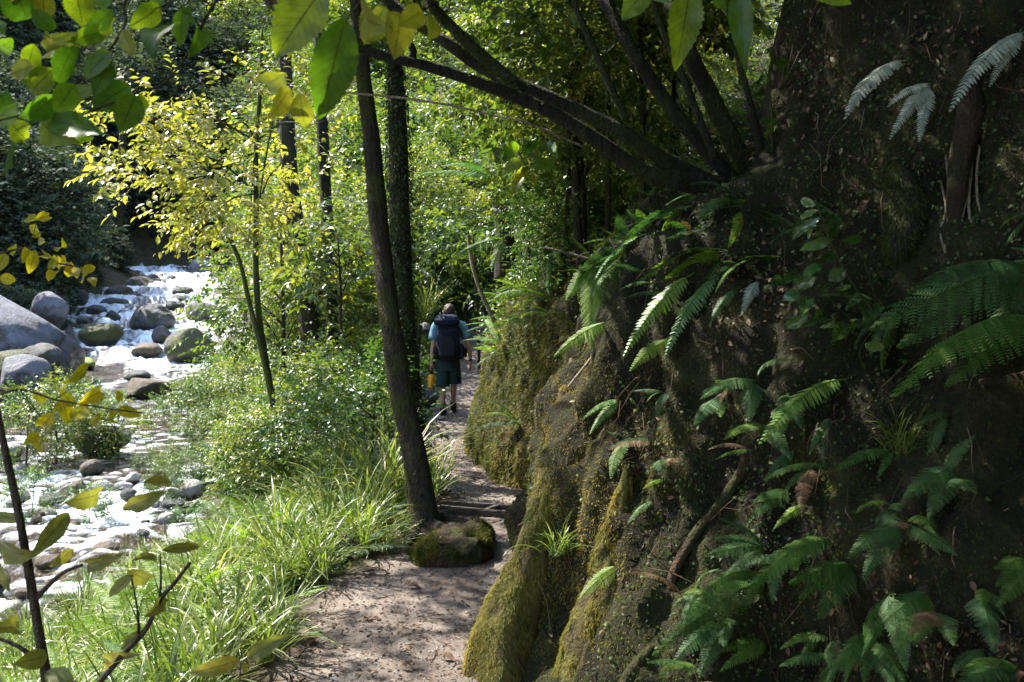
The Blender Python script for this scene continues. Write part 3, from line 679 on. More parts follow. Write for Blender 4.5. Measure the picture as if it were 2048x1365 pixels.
def sun_dist(C, pts):
    dl = np.asarray(C)[:, None] - np.asarray(pts)[None]; al = (dl * SUN).sum(-1, keepdims=True); return np.linalg.norm(dl - np.maximum(al, 0) * SUN, axis=-1).min(1)


def sun_gaps(C):                                            # leaf sprays dropped along the sun's rays so chosen spots stay lit
    return C[(sun_dist(C, LIT) > .54) & ((sun_dist(C, LIT2) > .45) | (rng.random(len(C)) < .15)) & ((sun_dist(C, LIT4) > .7) | (rng.random(len(C)) < .3))]


def sunny(X, Y, z, r): return sun_dist(np.array([[X, Y, z]]), LIT + LIT2)[0] > r

def trunk_px(pts, w_px, n=40, nseg=12, bumpy=.18, seed=1):
    Q = np.array([U(*p_) for p_ in pts]); r = np.array(w_px) / 2 / FP * Q[:, 1]
    C = spline(Q, n); rr = np.interp(np.linspace(0, 1, n), np.linspace(0, 1, len(r)), r)
    return C, rr, tube(C, rr, nseg, True, bumpy, seed)


def crown_mesh(name, C, D, per, leaf, lt, mat, origin, **kw):
    V, F, r, E = sprays(C, D, per, leaf, lt, **kw)
    return raw_mesh(name, V - origin, F, M[mat], False, rnd=r), E


def twigs(mb, A, B, r=.003):
    for a, b_ in zip(A, B): mb.add(tube(np.array([a, (a + b_) / 2 + rng.normal(0, .01, 3), b_]), [r, r * .8, r * .5], 3, False))


def clumps(n, c, rad, clump_n, shell=.35, squash=1.0):
    k = nrm(rng.normal(0, 1, (clump_n, 3))) * rng.uniform(shell, 1, (clump_n, 1)) ** .6 * rad
    i = rng.integers(0, clump_n, n); return c + k[i] + rng.normal(0, 1, (n, 3)) * np.asarray(rad) * .20, c + k


# prototypes (built at origin): small trees and shrubs
def proto_tree(H, rad, cz, nclump, nspray, per, leaf, lt, mat, barkm, tr=.06, droop=.25, T=KITE, bend=.15):
    top = np.array([rng.normal(0, bend), rng.normal(0, bend), H])
    P = spline([(0, 0, -.3), (rng.normal(0, bend * .5), rng.normal(0, bend * .5), H * .35), (top * [.6, .6, .75]), top], 14)
    mb = MB().add(tube(P, np.linspace(tr, tr * .25, 14), 7, True, .2, int(rng.integers(99))))
    C, K = clumps(nspray, np.array([0, 0, cz]), np.array(rad), nclump)
    for k in K:
        j = int(np.clip((k[2] - .35 * rad[2]) / H * 13, 2, 12)); s0 = P[j]
        mb.add(tube(spline([s0, (s0 + k) / 2 + [0, 0, .08 * H * rng.random()], k], 6), np.linspace(tr * .35, tr * .08, 6), 4, False))
    D = nrm((C - [0, 0, cz]) / np.array(rad)) * [1, 1, .5] + rng.normal(0, .5, C.shape)
    V, F, r, E = sprays(C, D, per, leaf, lt, droop, T)
    return mb.mesh('trunk', M[barkm]), raw_mesh('crown', V, F, M[mat], False, rnd=r)


def stamp(proto, name, loc, label, cat, group, rz=None, sc=1.0, sz=None, tilt=(0, 0)):
    e = empty(name, loc, label, cat, group)
    e.rotation_euler = (tilt[0], tilt[1], rng.uniform(0, 6.28) if rz is None else rz)
    e.scale = (sc, sc, sc if sz is None else sz)
    link('trunk' if cat == 'tree' else 'stem', proto[0], e); link('crown' if cat == 'tree' else 'foliage', proto[1], e); return e


PT = dict(
    lime_tree=[proto_tree(3.6, (1.25, 1.25, 1.3), 2.7, 22, 620, 9, .085, .3, 'lime', 'bark', .05) for _ in range(2)],
    yellow_tree=[proto_tree(3.8, (1.2, 1.2, 1.4), 2.8, 20, 560, 9, .08, .3, 'yellow', 'bark', .05)],
    shrub=[proto_tree(1.1, (.62, .62, .55), .75, 16, 420, 9, .055, .2, 'green', 'greenstem', .02, .2, KITE, .1) for _ in range(2)],
    lime_shrub=[proto_tree(1.3, (.65, .65, .6), .85, 16, 380, 9, .06, .2, 'lime', 'greenstem', .02, .2, KITE, .1) for _ in range(2)],
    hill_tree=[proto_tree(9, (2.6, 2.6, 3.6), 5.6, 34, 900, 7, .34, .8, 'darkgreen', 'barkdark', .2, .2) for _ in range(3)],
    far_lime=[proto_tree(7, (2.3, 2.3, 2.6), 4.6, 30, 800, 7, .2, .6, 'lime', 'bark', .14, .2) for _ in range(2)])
PT['broad'] = [proto_tree(3.4, (1.0, 1.0, 1.1), 2.6, 14, 190, 7, .15, .34, 'lime', 'bark', .04, .45, OVAL)]

for i in range(230):                                    # forest on the shaded hill across the river
    px = rng.uniform(-140, 720); Y = 42 + 118 * (i / 230) ** 1.2; X = (px - CX) / FP * Y
    if X > rL(Y) - 2.0 and Y < 85: continue
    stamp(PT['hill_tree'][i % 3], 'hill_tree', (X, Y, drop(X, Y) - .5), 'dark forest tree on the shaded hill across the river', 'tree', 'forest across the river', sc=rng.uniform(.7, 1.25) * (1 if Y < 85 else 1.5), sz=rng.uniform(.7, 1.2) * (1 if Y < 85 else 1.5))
for i in range(16):                                     # trees closing the head of the rapids
    px = 150 + 20 * i; Y = rng.uniform(80, 92); X = (px - CX) / FP * Y
    stamp(PT['hill_tree'][i % 3], 'hill_tree', (X, Y, drop(X, Y) - .8), 'dark forest tree on the shaded hill across the river', 'tree', 'forest across the river', sc=rng.uniform(.7, 1.0), sz=rng.uniform(.7, 1.0))
for i in range(34):                                     # undergrowth at the water's edge across the river
    Y = rng.uniform(38, 82); X = rL(Y) - rng.uniform(.8, 5)
    stamp(PT['hill_tree'][i % 3], 'bank_bush', (X, Y, drop(X, Y) - .9), 'dark bush at the water edge across the river', 'shrub', 'bushes at the far water edge', sc=rng.uniform(.3, .45), sz=rng.uniform(.28, .42))
for i in range(100):                                    # trees on the slope that closes the valley
    px = rng.uniform(420, 1420); Y = rng.uniform(26, 75) if i < 60 else rng.uniform(60, 125); X = (px - CX) / FP * Y
    if X < rR(Y) + 1.5: continue
    stamp(PT['far_lime'][i % 2], 'valley_tree', (X, Y, drop(X, Y) - .4), 'bright green forest tree on the slope closing the valley', 'tree', 'forest closing the valley', sc=rng.uniform(.7, 1.2) * (1 if Y < 60 else 1.7))


def clear_of_view(X, Y, px, h):
    if X > pl(Y) - .35 and X < pb(Y) + .3 and Y < 26: return False
    if 835 < px < 975 and Y < 17: return False
    return True


for (px, Y, dz_) in [(1130, 9.5, -.2), (1210, 9, 0), (1060, 11, .2), (1280, 8.6, .2), (960, 18, 0), (690, 14, .4)]:
    X = (px - CX) / FP * Y; stamp(PT['broad'][0], 'young_tree', (X, Y, drop(X, Y) - .1), 'large leaved young tree on the slope behind the sloping stems' if px > 1000 else 'large leaved young tree where the path bends away' if px == 960 else 'large leaved young tree behind the yellow sapling', 'tree', 'large leaved trees on the slope' if px > 1000 else 'large leaved trees at the bend' if px == 960 else 'large leaved trees on the river flat', sc=.9 + dz_ * .3)
for i in range(64):                                     # young trees on the flat between path and river
    px = rng.uniform(430, 860); Y = rng.uniform(9, 26) if i < 26 else rng.uniform(15, 26); X = (px - CX) / FP * Y
    if X < rR(Y) + .4 or not clear_of_view(X, Y, px, 3): continue
    if px < 560 and Y > 12 or px < 620 and Y < 12: continue
    if not sunny(X, Y, drop(X, Y) + 2.7, 1.7): continue
    kind = 'yellow_tree' if rng.random() < .45 else 'lime_tree'; pr_ = PT[kind]
    stamp(pr_[i % len(pr_)], 'young_tree', (X, Y, drop(X, Y)), 'slender yellow leaved young tree on the river flat' if kind[0] == 'y' else 'slender lime green young tree on the river flat', 'tree',
          'yellow young trees by the river' if kind[0] == 'y' else 'lime green young trees by the river', sc=rng.uniform(.75, 1.35))
for i in range(34):                                     # young trees on the slope right of the path
    px = rng.uniform(965, 1420); Y = rng.uniform(8.5, 22); X = (px - CX) / FP * Y
    if X < pb(Y) + .8 or not sunny(X, Y, drop(X, Y) + 2.4, 1.5): continue
    kind = 'yellow_tree' if rng.random() < .2 else 'lime_tree'; pr_ = PT[kind]
    stamp(pr_[i % len(pr_)], 'slope_tree', (X, Y, drop(X, Y) - .1), 'young green tree growing on the slope above the path' if kind[0] == 'l' else 'young yellow tree growing on the slope above the path', 'tree',
          'green trees on the slope' if kind[0] == 'l' else 'yellow trees on the slope', sc=rng.uniform(.6, 1.1))
for i in range(75):                                     # shrubs on the flat
    px = rng.uniform(500, 850); Y = rng.uniform(8, 22); X = (px - CX) / FP * Y
    if X < rR(Y) + .2 or X > pl(Y) - .45 or (690 < px and Y < 7.5) or (px > 790 and Y < 17): continue
    k2 = 'lime_shrub' if rng.random() < .65 else 'shrub'
    stamp(PT[k2][i % 2], 'shrub', (X, Y, drop(X, Y) - .1), 'low yellow green shrub in the undergrowth beside the river' if k2[0] == 'l' else 'low glossy green shrub in the undergrowth beside the river', 'shrub',
          'yellow green undergrowth shrubs' if k2[0] == 'l' else 'glossy undergrowth shrubs', sc=rng.uniform(.55, 1.1))
for i in range(48):                                     # shrubs on the slope
    px = rng.uniform(985, 1330); Y = rng.uniform(8.8, 17); X = (px - CX) / FP * Y
    if X < pb(Y) + .75: continue
    stamp(PT['shrub'][i % 2], 'shrub', (X, Y, drop(X, Y) - .1), 'small green shrub on the ferny slope above the path', 'shrub', 'shrubs on the slope', sc=rng.uniform(.5, .9))
for i, (px, py, s_) in enumerate([(110, 905, .8), (175, 900, .75), (50, 915, .8), (235, 900, .6), (140, 850, .7), (200, 860, .65), (330, 985, .6), (400, 945, .75), (455, 925, .8), (385, 880, .8), (440, 860, .85), (180, 1020, .35), (345, 935, .6), (480, 960, .8), (60, 1010, .4), (300, 925, .5)]):
    Y = 2.85 * FP / (py - HY); X = (px - CX) / FP * Y
    stamp(PT['shrub' if i % 3 else 'lime_shrub'][i % 2], 'river_shrub', (X, Y, -1.5), 'leafy green shrub on the stony river edge', 'shrub', 'shrubs along the river edge', sc=s_ * (1.35 if px < 260 else .75))
for i in range(22):                                     # low shrubs along the upper river edge
    Y = rng.uniform(20, 36); X = rR(Y) + rng.uniform(.1, 2.2)
    stamp(PT['lime_shrub' if i % 2 else 'shrub'][i % 2], 'river_shrub', (X, Y, drop(X, Y) - .15), 'low sunlit shrub on the bank beside the rapids', 'shrub', 'shrubs beside the rapids', sc=rng.uniform(.8, 1.3))
for i in range(16):                                     # dark bushes behind the hiker where the path turns
    px = rng.uniform(800, 1000); Y = rng.uniform(23.5, 30); X = (px - CX) / FP * Y
    stamp(PT['shrub'][i % 2], 'shrub', (X, Y, drop(X, Y) - .1), 'bush where the path bends out of sight', 'shrub', 'bushes at the bend of the path', sc=rng.uniform(1.4, 2.2))


for i in range(34):                                     # forest going on unseen behind and above, added to darken bank and path
    X, Y = (rng.uniform(-4.5, 6), rng.uniform(-9, -2.2)) if i < 14 else (rng.uniform(2.6, 6.5), rng.uniform(-1, 4.2))
    stamp(PT['lime_tree'][i % 2], 'shade_tree', (X, Y, drop(X, Y) - .1), 'unseen leafy tree added to shade the near bank and path', 'tree', 'unseen shade trees at the near end of the path', sc=rng.uniform(1.5, 2.1))
# ------------------------------------------------------------------ the individual trees
def tree(name, label, base, parts, crown=None, group=None, bark='bark'):
    e = empty(name, base, label, 'tree', group); base = np.asarray(base)
    for (nm, VF) in parts: link(nm, raw_mesh(nm, VF[0] - base, VF[1], M[bark]), e)
    if crown:
        me, tw = crown; link('crown', me, e)
        if tw: tag(link('twigs', tw.mesh('twigs', M['twig'], base), e), kind='stuff')
    return e


# leaning mossy trunk at the stump
ROOTS = []
C1, r1, t1 = trunk_px([(860, 1110, 6.2), (853, 1055, 6.25), (838, 960, 6.35), (812, 820, 6.5), (790, 700, 6.65), (771, 560, 6.8), (755, 420, 6.95), (742, 280, 7), (727, 150, 7), (714, 0, 7), (704, -150, 7), (700, -320, 7)],
                      [120, 74, 56, 49, 44, 41, 38, 35, 31, 28, 25, 20], 110, 28, .3, 3)
for (q0, q1, q2, w0) in (((860, 1050, 6.22), (890, 1062, 6.0), (925, 1072, 5.8), .06), ((846, 1040, 6.25), (815, 1095, 6.05), (785, 1135, 5.85), .05), ((868, 1040, 6.3), (905, 1042, 6.3), (940, 1056, 6.1), .05)):
    Cq = spline([U(*q0), U(*q1), U(*q2), U(*q2) + (U(*q2) - U(*q1)) * .6 + [0, 0, -.12]], 20); ROOTS.append(('root', tube(Cq, np.linspace(w0, w0 * .5, 20), 10, True, .3, 7)))
Cc = sun_gaps(np.array([-.9, 7.6, 6.2]) + rng.normal(0, 1, (330, 3)) * [.8, .7, .5])
parts = [('trunk', t1)] + ROOTS
for k in range(6):
    q = Cc[k * 11]; a = C1[100 + k]; parts.append(('branch', tube(spline([a, (a + q) / 2 + [0, 0, .15], q], 8), np.linspace(.03, .008, 8), 6, False)))
mb = MB(); me, E = crown_mesh('crown', Cc, rng.normal(0, 1, Cc.shape) * [1, 1, .4], 9, .085, .3, 'lime', C1[0])
tree('leaning_tree', 'mossy leaning trunk growing beside the path at the stump', C1[0], parts, (me, None))
k = rng.integers(0, len(t1[1]), 9000); w_ = rng.dirichlet((1, 1, 1), 9000); p = (t1[0][t1[1][k]] * w_[..., None]).sum(1); o = p - C1[np.argmin(((p[:, None] - C1[None]) ** 2).sum(-1), 1)]
kp = (fbm(p * [6, 6, 2], 2, 15) + .25 * np.sign(-o[:, 0]) > .02); p, o = p[kp], nrm(o[kp])
Vm, Fm, nv = place(BLADE, p, frames(o + [0, 0, -.5] + rng.normal(0, .4, p.shape), rng.normal(0, 1, p.shape)), rng.uniform(.01, .03, len(p)))
lt_ = [o_ for o_ in col.objects if o_.name == 'leaning_tree'][0]
tag(link('moss', raw_mesh('moss', Vm - C1[0], Fm, M['moss'], False, rnd=np.repeat(rng.uniform(.1, .7, len(p)), nv)), lt_), kind='stuff')
# ivy-clad trunk behind it
C2, r2, t2 = trunk_px([(838, 975, 8.6), (828, 850, 8.6), (812, 700, 8.6), (803, 560, 8.6), (799, 420, 8.6), (797, 300, 8.6), (792, 180, 8.6), (786, 60, 8.6), (780, -80, 8.6)], [60, 46, 42, 42, 42, 40, 34, 26, 18], 50, 12, .2, 8)
e = tree('ivy_tree', 'dark upright trunk clad in small ivy leaves behind the leaning trunk', C2[0], [('trunk', t2)], None, bark='barkdark')
n = 7000; k = rng.integers(2, 46, n); th = rng.uniform(0, 6.28, n); od = np.stack([np.cos(th), np.sin(th), th * 0], 1)
p = C2[k] + od * (r2[k] * rng.uniform(.95, 1.35, n))[:, None] + rng.normal(0, .03, (n, 3)) * [.3, .3, 1]
Vm, Fm, nv = place(KITE, p, frames(od * .4 + [0, 0, -.8] + rng.normal(0, .4, (n, 3)), od + rng.normal(0, .3, (n, 3))), rng.uniform(.02, .045, n))
tag(link('ivy', raw_mesh('ivy', Vm - C2[0], Fm, M['creeper'], False, rnd=np.repeat(rng.uniform(0, .7, n), nv)), e), kind='stuff')

# sloping many-stemmed tree over the path; its crown, mostly above view, is shaped to shade the bank
rootpt = U(1560, 410, 4.5)
def br(pts, w, seed): return trunk_px(pts, w, 36, 10, .22, seed)
A = br([(1600, 425, 4.55), (1500, 395, 4.5), (1400, 372, 4.4), (1290, 345, 4.3), (1180, 272, 4.2), (1100, 225, 4.15), (1010, 185, 4.1), (880, 140, 4.0), (800, 120, 3.95), (710, 95, 3.9), (640, 65, 3.85), (570, 38, 3.8)], [70, 58, 44, 37, 31, 28, 25, 23, 21, 17, 12, 7], 1)
B = br([(1460, 385, 4.5), (1330, 320, 4.45), (1250, 268, 4.4), (1180, 232, 4.4), (1060, 178, 4.4), (985, 145, 4.4), (900, 90, 4.4), (840, 50, 4.45), (775, 0, 4.5), (700, -60, 4.6), (600, -180, 5)], [34, 32, 31, 28, 27, 29, 26, 24, 22, 19, 12], 2)
Cb = br([(1050, 182, 4.25), (1000, 140, 4.25), (950, 100, 4.25), (900, 50, 4.3), (855, 0, 4.3), (800, -90, 4.5)], [24, 24, 22, 20, 18, 12], 3)
Db = br([(822, 122, 3.98), (826, 100, 3.97), (812, 75, 3.95), (790, 40, 3.95), (765, -5, 3.95), (740, -60, 4)], [16, 15, 14, 12, 11, 8], 4)
Eb = br([(1420, 350, 4.6), (1345, 300, 4.6), (1290, 220, 4.6), (1220, 100, 4.7), (1155, 0, 4.8), (1080, -140, 5.2)], [50, 48, 44, 42, 40, 24], 5)
Fb = br([(1480, 370, 4.6), (1430, 320, 4.6), (1340, 215, 4.6), (1270, 110, 4.6), (1210, 0, 4.7), (1150, -140, 5)], [28, 30, 30, 28, 26, 17], 6)
Gb = br([(1530, 380, 4.55), (1500, 345, 4.5), (1440, 230, 4.45), (1384, 120, 4.4), (1345, 20, 4.4), (1310, -120, 4.6)], [34, 36, 36, 36, 34, 24], 7)
Hb = br([(1430, 320, 4.3), (1395, 230, 4.3), (1362, 146, 4.3), (1325, 60, 4.3), (1300, -20, 4.3), (1280, -100, 4.4)], [18, 16, 16, 14, 14, 10], 8)
Ib = br([(1530, 385, 4.35), (1520, 293, 4.35), (1500, 210, 4.35), (1483, 146, 4.35), (1470, 60, 4.35), (1462, -60, 4.4)], [20, 18, 16, 15, 14, 10], 9)
Jb = br([(1255, 240, 4.4), (1215, 160, 4.4), (1180, 80, 4.4), (1150, 10, 4.4), (1140, -60, 4.4)], [16, 15, 14, 12, 10], 10)
n = 9000
cx_ = rng.uniform(-5.4, 2.4, n); cy_ = rng.uniform(1.2, 11.5, n); C = np.stack([cx_, cy_, 4.5 + np.maximum(cy_ - 6.5, 0) * .40 + rng.uniform(0, 1.5, n) + .25 * np.abs(rng.normal(0, 1, n))], 1)
keep = (fbm(C * .8, 2, 121) > -.20) & (cx_ > -4.75 + .3 * rng.normal(0, 1, n)); C = C[keep]
C = sun_gaps(C)
rb = np.array([1.6, 4.6, 2.0])
me, E = crown_mesh('crown', C, rng.normal(0, 1, C.shape) * [1, 1, .3], 9, .10, .34, 'canopy', rootpt)
tb = MB()
for i in rng.choice(len(C), 40, replace=False):
    s0 = [A[0][-1], B[0][-1], Cb[0][-1], Eb[0][-1], Fb[0][-1], Gb[0][-1]][i % 6]
    tb.add(tube(spline([s0, (s0 + C[i]) / 2 + [0, 0, .2], C[i]], 8), np.linspace(.02, .006, 8), 5, False))
tree('sloping_tree', 'dark many-stemmed tree sloping from the bank out over the path', rootpt, [('trunk', A[2])] + [('branch', b_[2]) for b_ in (B, Cb, Db, Fb, Gb, Hb, Ib, Jb)], (me, tb), bark='barkdark')

slo = [o_ for o_ in col.objects if o_.name == 'sloping_tree'][0]; ps, os_ = [], []
for (C_, r_, t_) in (A, B, Cb, Fb, Gb):
    k = rng.integers(0, len(t_[1]), 2600); w_ = rng.dirichlet((1, 1, 1), 2600); p = (t_[0][t_[1][k]] * w_[..., None]).sum(1); ps.append(p); os_.append(nrm(p - C_[np.argmin(((p[:, None] - C_[None]) ** 2).sum(-1), 1)]))
p, o = np.vstack(ps), np.vstack(os_); kp = fbm(p * 5, 2, 17) > -.05; p, o = p[kp], o[kp]
Vm, Fm, nv = place(BLADE, p, frames(o + [0, 0, -.4] + rng.normal(0, .4, p.shape), rng.normal(0, 1, p.shape)), rng.uniform(.008, .024, len(p)))
tag(link('moss', raw_mesh('moss', Vm - rootpt, Fm, M['moss'], False, rnd=np.repeat(rng.uniform(0, .4, len(p)), nv)), slo), kind='stuff')

# broad trunk in the dark hollow with its own crown above
Cg, rg, tg = trunk_px([(1600, 470, 5.6), (1610, 380, 5.5), (1615, 250, 5.5), (1625, 120, 5.5), (1640, 0, 5.5), (1660, -200, 5.6), (1690, -500, 5.8)], [260, 200, 165, 155, 150, 140, 110], 40, 24, .3, 13)
Ch = sun_gaps(Cg[-1] + [-.4, 0, .9] + rng.normal(0, 1, (2000, 3)) * [1.7, 1.5, .6])
me, E = crown_mesh('crown', Ch, rng.normal(0, 1, Ch.shape) * [1, 1, .3], 9, .11, .34, 'canopy', Cg[0])
tree('forest_tree', 'broad brown trunk in the deep shade above the bank', Cg[0], [('trunk', tg)] + [('branch', tube(spline([Cg[-1], (Cg[-1] + Ch[i]) / 2, Ch[i]], 6), np.linspace(.06, .02, 6), 6, False)) for i in range(6)], (me, None), bark='barkbrown')
Ck, rk_, tk_ = trunk_px([(1800, 330, 5.4), (1790, 200, 5.4), (1800, 60, 5.4), (1815, -100, 5.4), (1850, -420, 5.6)], [230, 190, 170, 160, 120], 36, 20, .35, 17)
Ch = Ck[-1] + [-.2, -.3, .5] + rng.normal(0, 1, (1500, 3)) * [1.6, 1.5, .6]
me, E = crown_mesh('crown', Ch, rng.normal(0, 1, Ch.shape) * [1, 1, .3], 9, .11, .34, 'canopy', Ck[0])
tree('forest_tree', 'second broad trunk across the dark hollow from the brown trunk', Ck[0], [('trunk', tk_)], (me, None), bark='barkdark')

# yellow-leaved sapling pair between path and river, with its spray of leaves over the water
Cs, rs, ts = trunk_px([(556, 880, 10.4), (548, 830, 10.4), (531, 720, 10.4), (516, 620, 10.4), (511, 500, 10.4), (512, 400, 10.4), (512, 300, 10.4), (520, 180, 10.4), (524, 60, 10.4)], [18, 15, 14, 13, 12, 11, 10, 8, 5], 40, 7, .15, 21)
Ct, rt_, tt = trunk_px([(552, 900, 10.3), (545, 810, 10.3), (520, 690, 10.3), (497, 600, 10.3), (478, 520, 10.3), (440, 440, 10.1), (400, 380, 9.9), (330, 330, 9.6)], [12, 12, 11, 10, 9, 8, 7, 5], 34, 6, .15, 22)
ell = [(300, 225, 90, 45, 8.58, 57), (225, 330, 45, 55, 8.58, 28), (360, 300, 110, 80, 8.84, 142), (460, 250, 100, 80, 9.36, 133), (420, 390, 95, 60, 9.36, 114), (560, 330, 90, 110, 10.14, 142), (500, 440, 80, 60, 9.88, 76), (620, 250, 70, 90, 10.14, 85), (400, 460, 50, 40, 9.36, 38), (560, 180, 90, 60, 9.62, 76)]
C = np.vstack([np.array([U(x + sx * a, y + sy * b_, Y + c_) for a, b_, c_ in np.clip(rng.normal(0, .55, (k_, 3)), -1.3, 1.3) * [1, 1, 1.3]]) for (x, y, sx, sy, Y, k_) in ell])
C = sun_gaps(C[rng.random(len(C)) < .85])
D = nrm(C - U(512, 380, 10.4)) * [1, 1, .4] + rng.normal(0, .45, C.shape)
me, E = crown_mesh('crown', C, D, 8, .088, .32, 'yellow', Cs[0], droop=.35, T=OVAL)
tb = MB(); twigs(tb, C, E, .0025)
brs = []
for (x, y, sx, sy, Y, k_) in ell:
    a = Cs[rng.integers(22, 36)]; q = U(x, y, Y); brs.append(('branch', tube(spline([a, (a + q) / 2 + [0, 0, .12], q, q + (q - a) * .25], 12), np.linspace(.014, .004, 12), 5, False)))
tree('yellow_sapling', 'yellow leaved sapling with paired thin stems arching over the river edge', Cs[0], [('trunk', ts), ('branch', tt)] + brs, (me, tb), bark='greenstem')

# bare or half-hidden background trunks
for (pts, w_, nm, lb, bk) in [
        ([(622, 760, 15), (622, 690, 15), (612, 600, 15), (600, 520, 15), (590, 430, 15), (578, 330, 15), (560, -120, 15)], [46, 42, 38, 36, 34, 32, 22], 'forest_tree', 'dark mossy trunk among the yellow trees', 'bark'),
        ([(668, 700, 16), (660, 560, 16), (655, 450, 16), (648, 330, 16), (630, -150, 16)], [26, 26, 24, 24, 20], 'forest_tree', 'slim dark trunk behind the leaning trunk', 'barkdark'),
        ([(826, 730, 14.5), (830, 690, 14.5), (836, 650, 14.5)], [26, 24, 20], 'tree_stump', 'short black stump at the path edge before the hiker', 'barkdark'),
        ([(1010, 560, 12), (1008, 480, 12), (1004, 420, 12), (998, 360, 12)], [46, 40, 34, 28], 'tree_fern_trunk', 'brown shaggy tree fern trunk on the slope', 'barkbrown'),
        ([(1060, 520, 13), (1050, 380, 13), (1040, 250, 13), (1000, -120, 13)], [26, 22, 20, 16], 'forest_tree', 'thin dark trunk on the slope above the path', 'barkdark'),
        ([(232, 500, 62), (236, 420, 62), (242, 340, 62), (246, 250, 62)], [18, 17, 15, 12], 'forest_tree', 'bare grey trunk at the foot of the hill across the river', 'barkdark')]:
    C_, r_, t_ = trunk_px(pts, w_, 24, 10, .2, int(pts[0][0])); tag(link(nm, raw_mesh(nm, t_[0] - C_[0], t_[1], M[bk]), loc=C_[0]), lb, 'stump' if nm == 'tree_stump' else 'tree')
C_, r_, t_ = trunk_px([(936, 470, 9.9), (945, 530, 9.9), (962, 585, 9.9), (990, 645, 9.9)], [7, 8, 8, 9], 20, 6, .1, 5)
tag(link('bare_stick', raw_mesh('bare_stick', t_[0] - C_[-1], t_[1], M['stick']), loc=C_[-1]), 'pale bare stick propped against the bank above the path', 'stick')
C_, r_, t_ = trunk_px([(690, 186, 6), (800, 196, 6), (905, 212, 6), (990, 232, 6), (1060, 248, 6), (1180, 300, 6.2)], [4, 5, 5, 4, 5, 5], 24, 5, .1, 5)
tag(link('hanging_vine', raw_mesh('hanging_vine', t_[0] - C_[0], t_[1], M['stick']), loc=C_[0]), 'thin pale vine stretched between the leaning trunk and the slope', 'vine')
C_, r_, t_ = trunk_px([(1090, 495, 4.7), (1180, 520, 4.6), (1290, 560, 4.5), (1340, 570, 4.5)], [5, 7, 7, 6], 18, 5, .1, 5)
tag(link('fallen_twig', raw_mesh('fallen_twig', t_[0] - C_[0], t_[1], M['twig']), loc=C_[0]), 'thin brown twig lying across the upper bank', 'twig')
C_, r_, t_ = trunk_px([(1136, 775, 4.35), (1180, 720, 4.3), (1230, 655, 4.4)], [5, 6, 5], 12, 5, .1, 5)
tag(link('fallen_twig', raw_mesh('fallen_twig', t_[0] - C_[0], t_[1], M['stick']), loc=C_[0]), 'slanting dry twig leaning above the golden mossy root', 'twig')


# ------------------------------------------------------------------ ferns
def frond_mesh(name, mat, npair=24, wid=.22, bip=True, arch=.14, fwd=.35, peak=.32, base_bare=.12, droop=.18, seed=1):
    r = np.random.default_rng(seed); Vs, Fs, A, n0 = [], [], [], 0
    cur = lambda t: np.stack([t, .03 * np.sin(t * 3 + seed), arch * 4 * t * (1 - t) * (1 - .25 * t)], -1)
    tt = np.linspace(0, 1, 16); V, F = tube(cur(tt), np.linspace(.007, .0015, 16), 4, False); Vs.append(V); Fs.append(F); A.append(np.full(len(V), .7)); n0 = len(V)
    for i in range(npair):
        t = base_bare + (1 - base_bare) * (i + .5) / npair; c = cur(np.array(t)); tg = nrm(cur(np.array(min(t + .02, 1))) - cur(np.array(t - .02)))
        sp = np.clip(t / peak, 0, 1) ** .7 * np.clip((1 - t) / (1 - peak), 0, 1) ** .75 if t > 0 else 0
        L = wid * sp * r.uniform(.88, 1.1) + .008
        for sg in (1, -1):
            d = nrm(np.array([fwd + r.normal(0, .05), sg * 1.0, -droop + r.normal(0, .06)])); d = nrm(d + tg * .15)
            up = nrm(np.array([0, 0, 1.0]) + r.normal(0, .12, 3)); side = nrm(np.cross(up, d)); w0 = (1 - base_bare) / npair
            rn = np.clip(r.normal(.45, .18), 0, 1)
            if bip:
                m = max(4, int(9 * sp) + 3)
                for j in range(m):
                    u = (j + .3) / m; q = c + d * L * u + np.array([0, 0, -droop * L * u * u]); ll = w0 * .62 * (1 - u * .72) + .003; ww = L / m * .46
                    for s2 in (1, -1):
                        dd = side * s2 * ll + d * ww * .9
                        Vs.append(np.array([q - d * ww * .85, q + d * ww * .85, q + dd + d * ww * .3 - [0, 0, ll * .15], q + dd - d * ww * .6])); Fs.append(np.array([[0, 1, 2], [0, 2, 3]]) + n0); n0 += 4; A.append(np.full(4, rn))
            else:
                m = 5; u = np.linspace(0, 1, m); wv_ = w0 * .40 * np.array([.75, 1, .9, .62, .04]); q = c + d * L * u[:, None] - np.array([0, 0, 1.0]) * (droop * L * u * u)[:, None]
                Vs.append(np.vstack([q + side * wv_[:, None], q - side * wv_[:, None]])); k = np.arange(m - 1)
                Fs.append(np.vstack([np.stack([k, k + 1, k + m + 1], 1), np.stack([k, k + m + 1, k + m], 1)]) + n0); n0 += 2 * m; A.append(np.full(2 * m, rn))
    return raw_mesh(name, np.vstack(Vs), np.vstack(Fs), M[mat], False, rnd=np.concatenate(A))


FR = {k: [frond_mesh('frond', mt, 24, .21, True, .13, .35, seed=1), frond_mesh('frond', mt, 22, .17, True, .2, .3, .4, seed=2), frond_mesh('frond', mt, 26, .14, False, .12, .3, .35, seed=3), frond_mesh('frond', mt, 18, .26, True, .1, .4, .22, seed=4)]
      for k, mt in dict(g='fern', l='fernlit', d='ferndark', s='fernsilver', y='dryfern').items()}


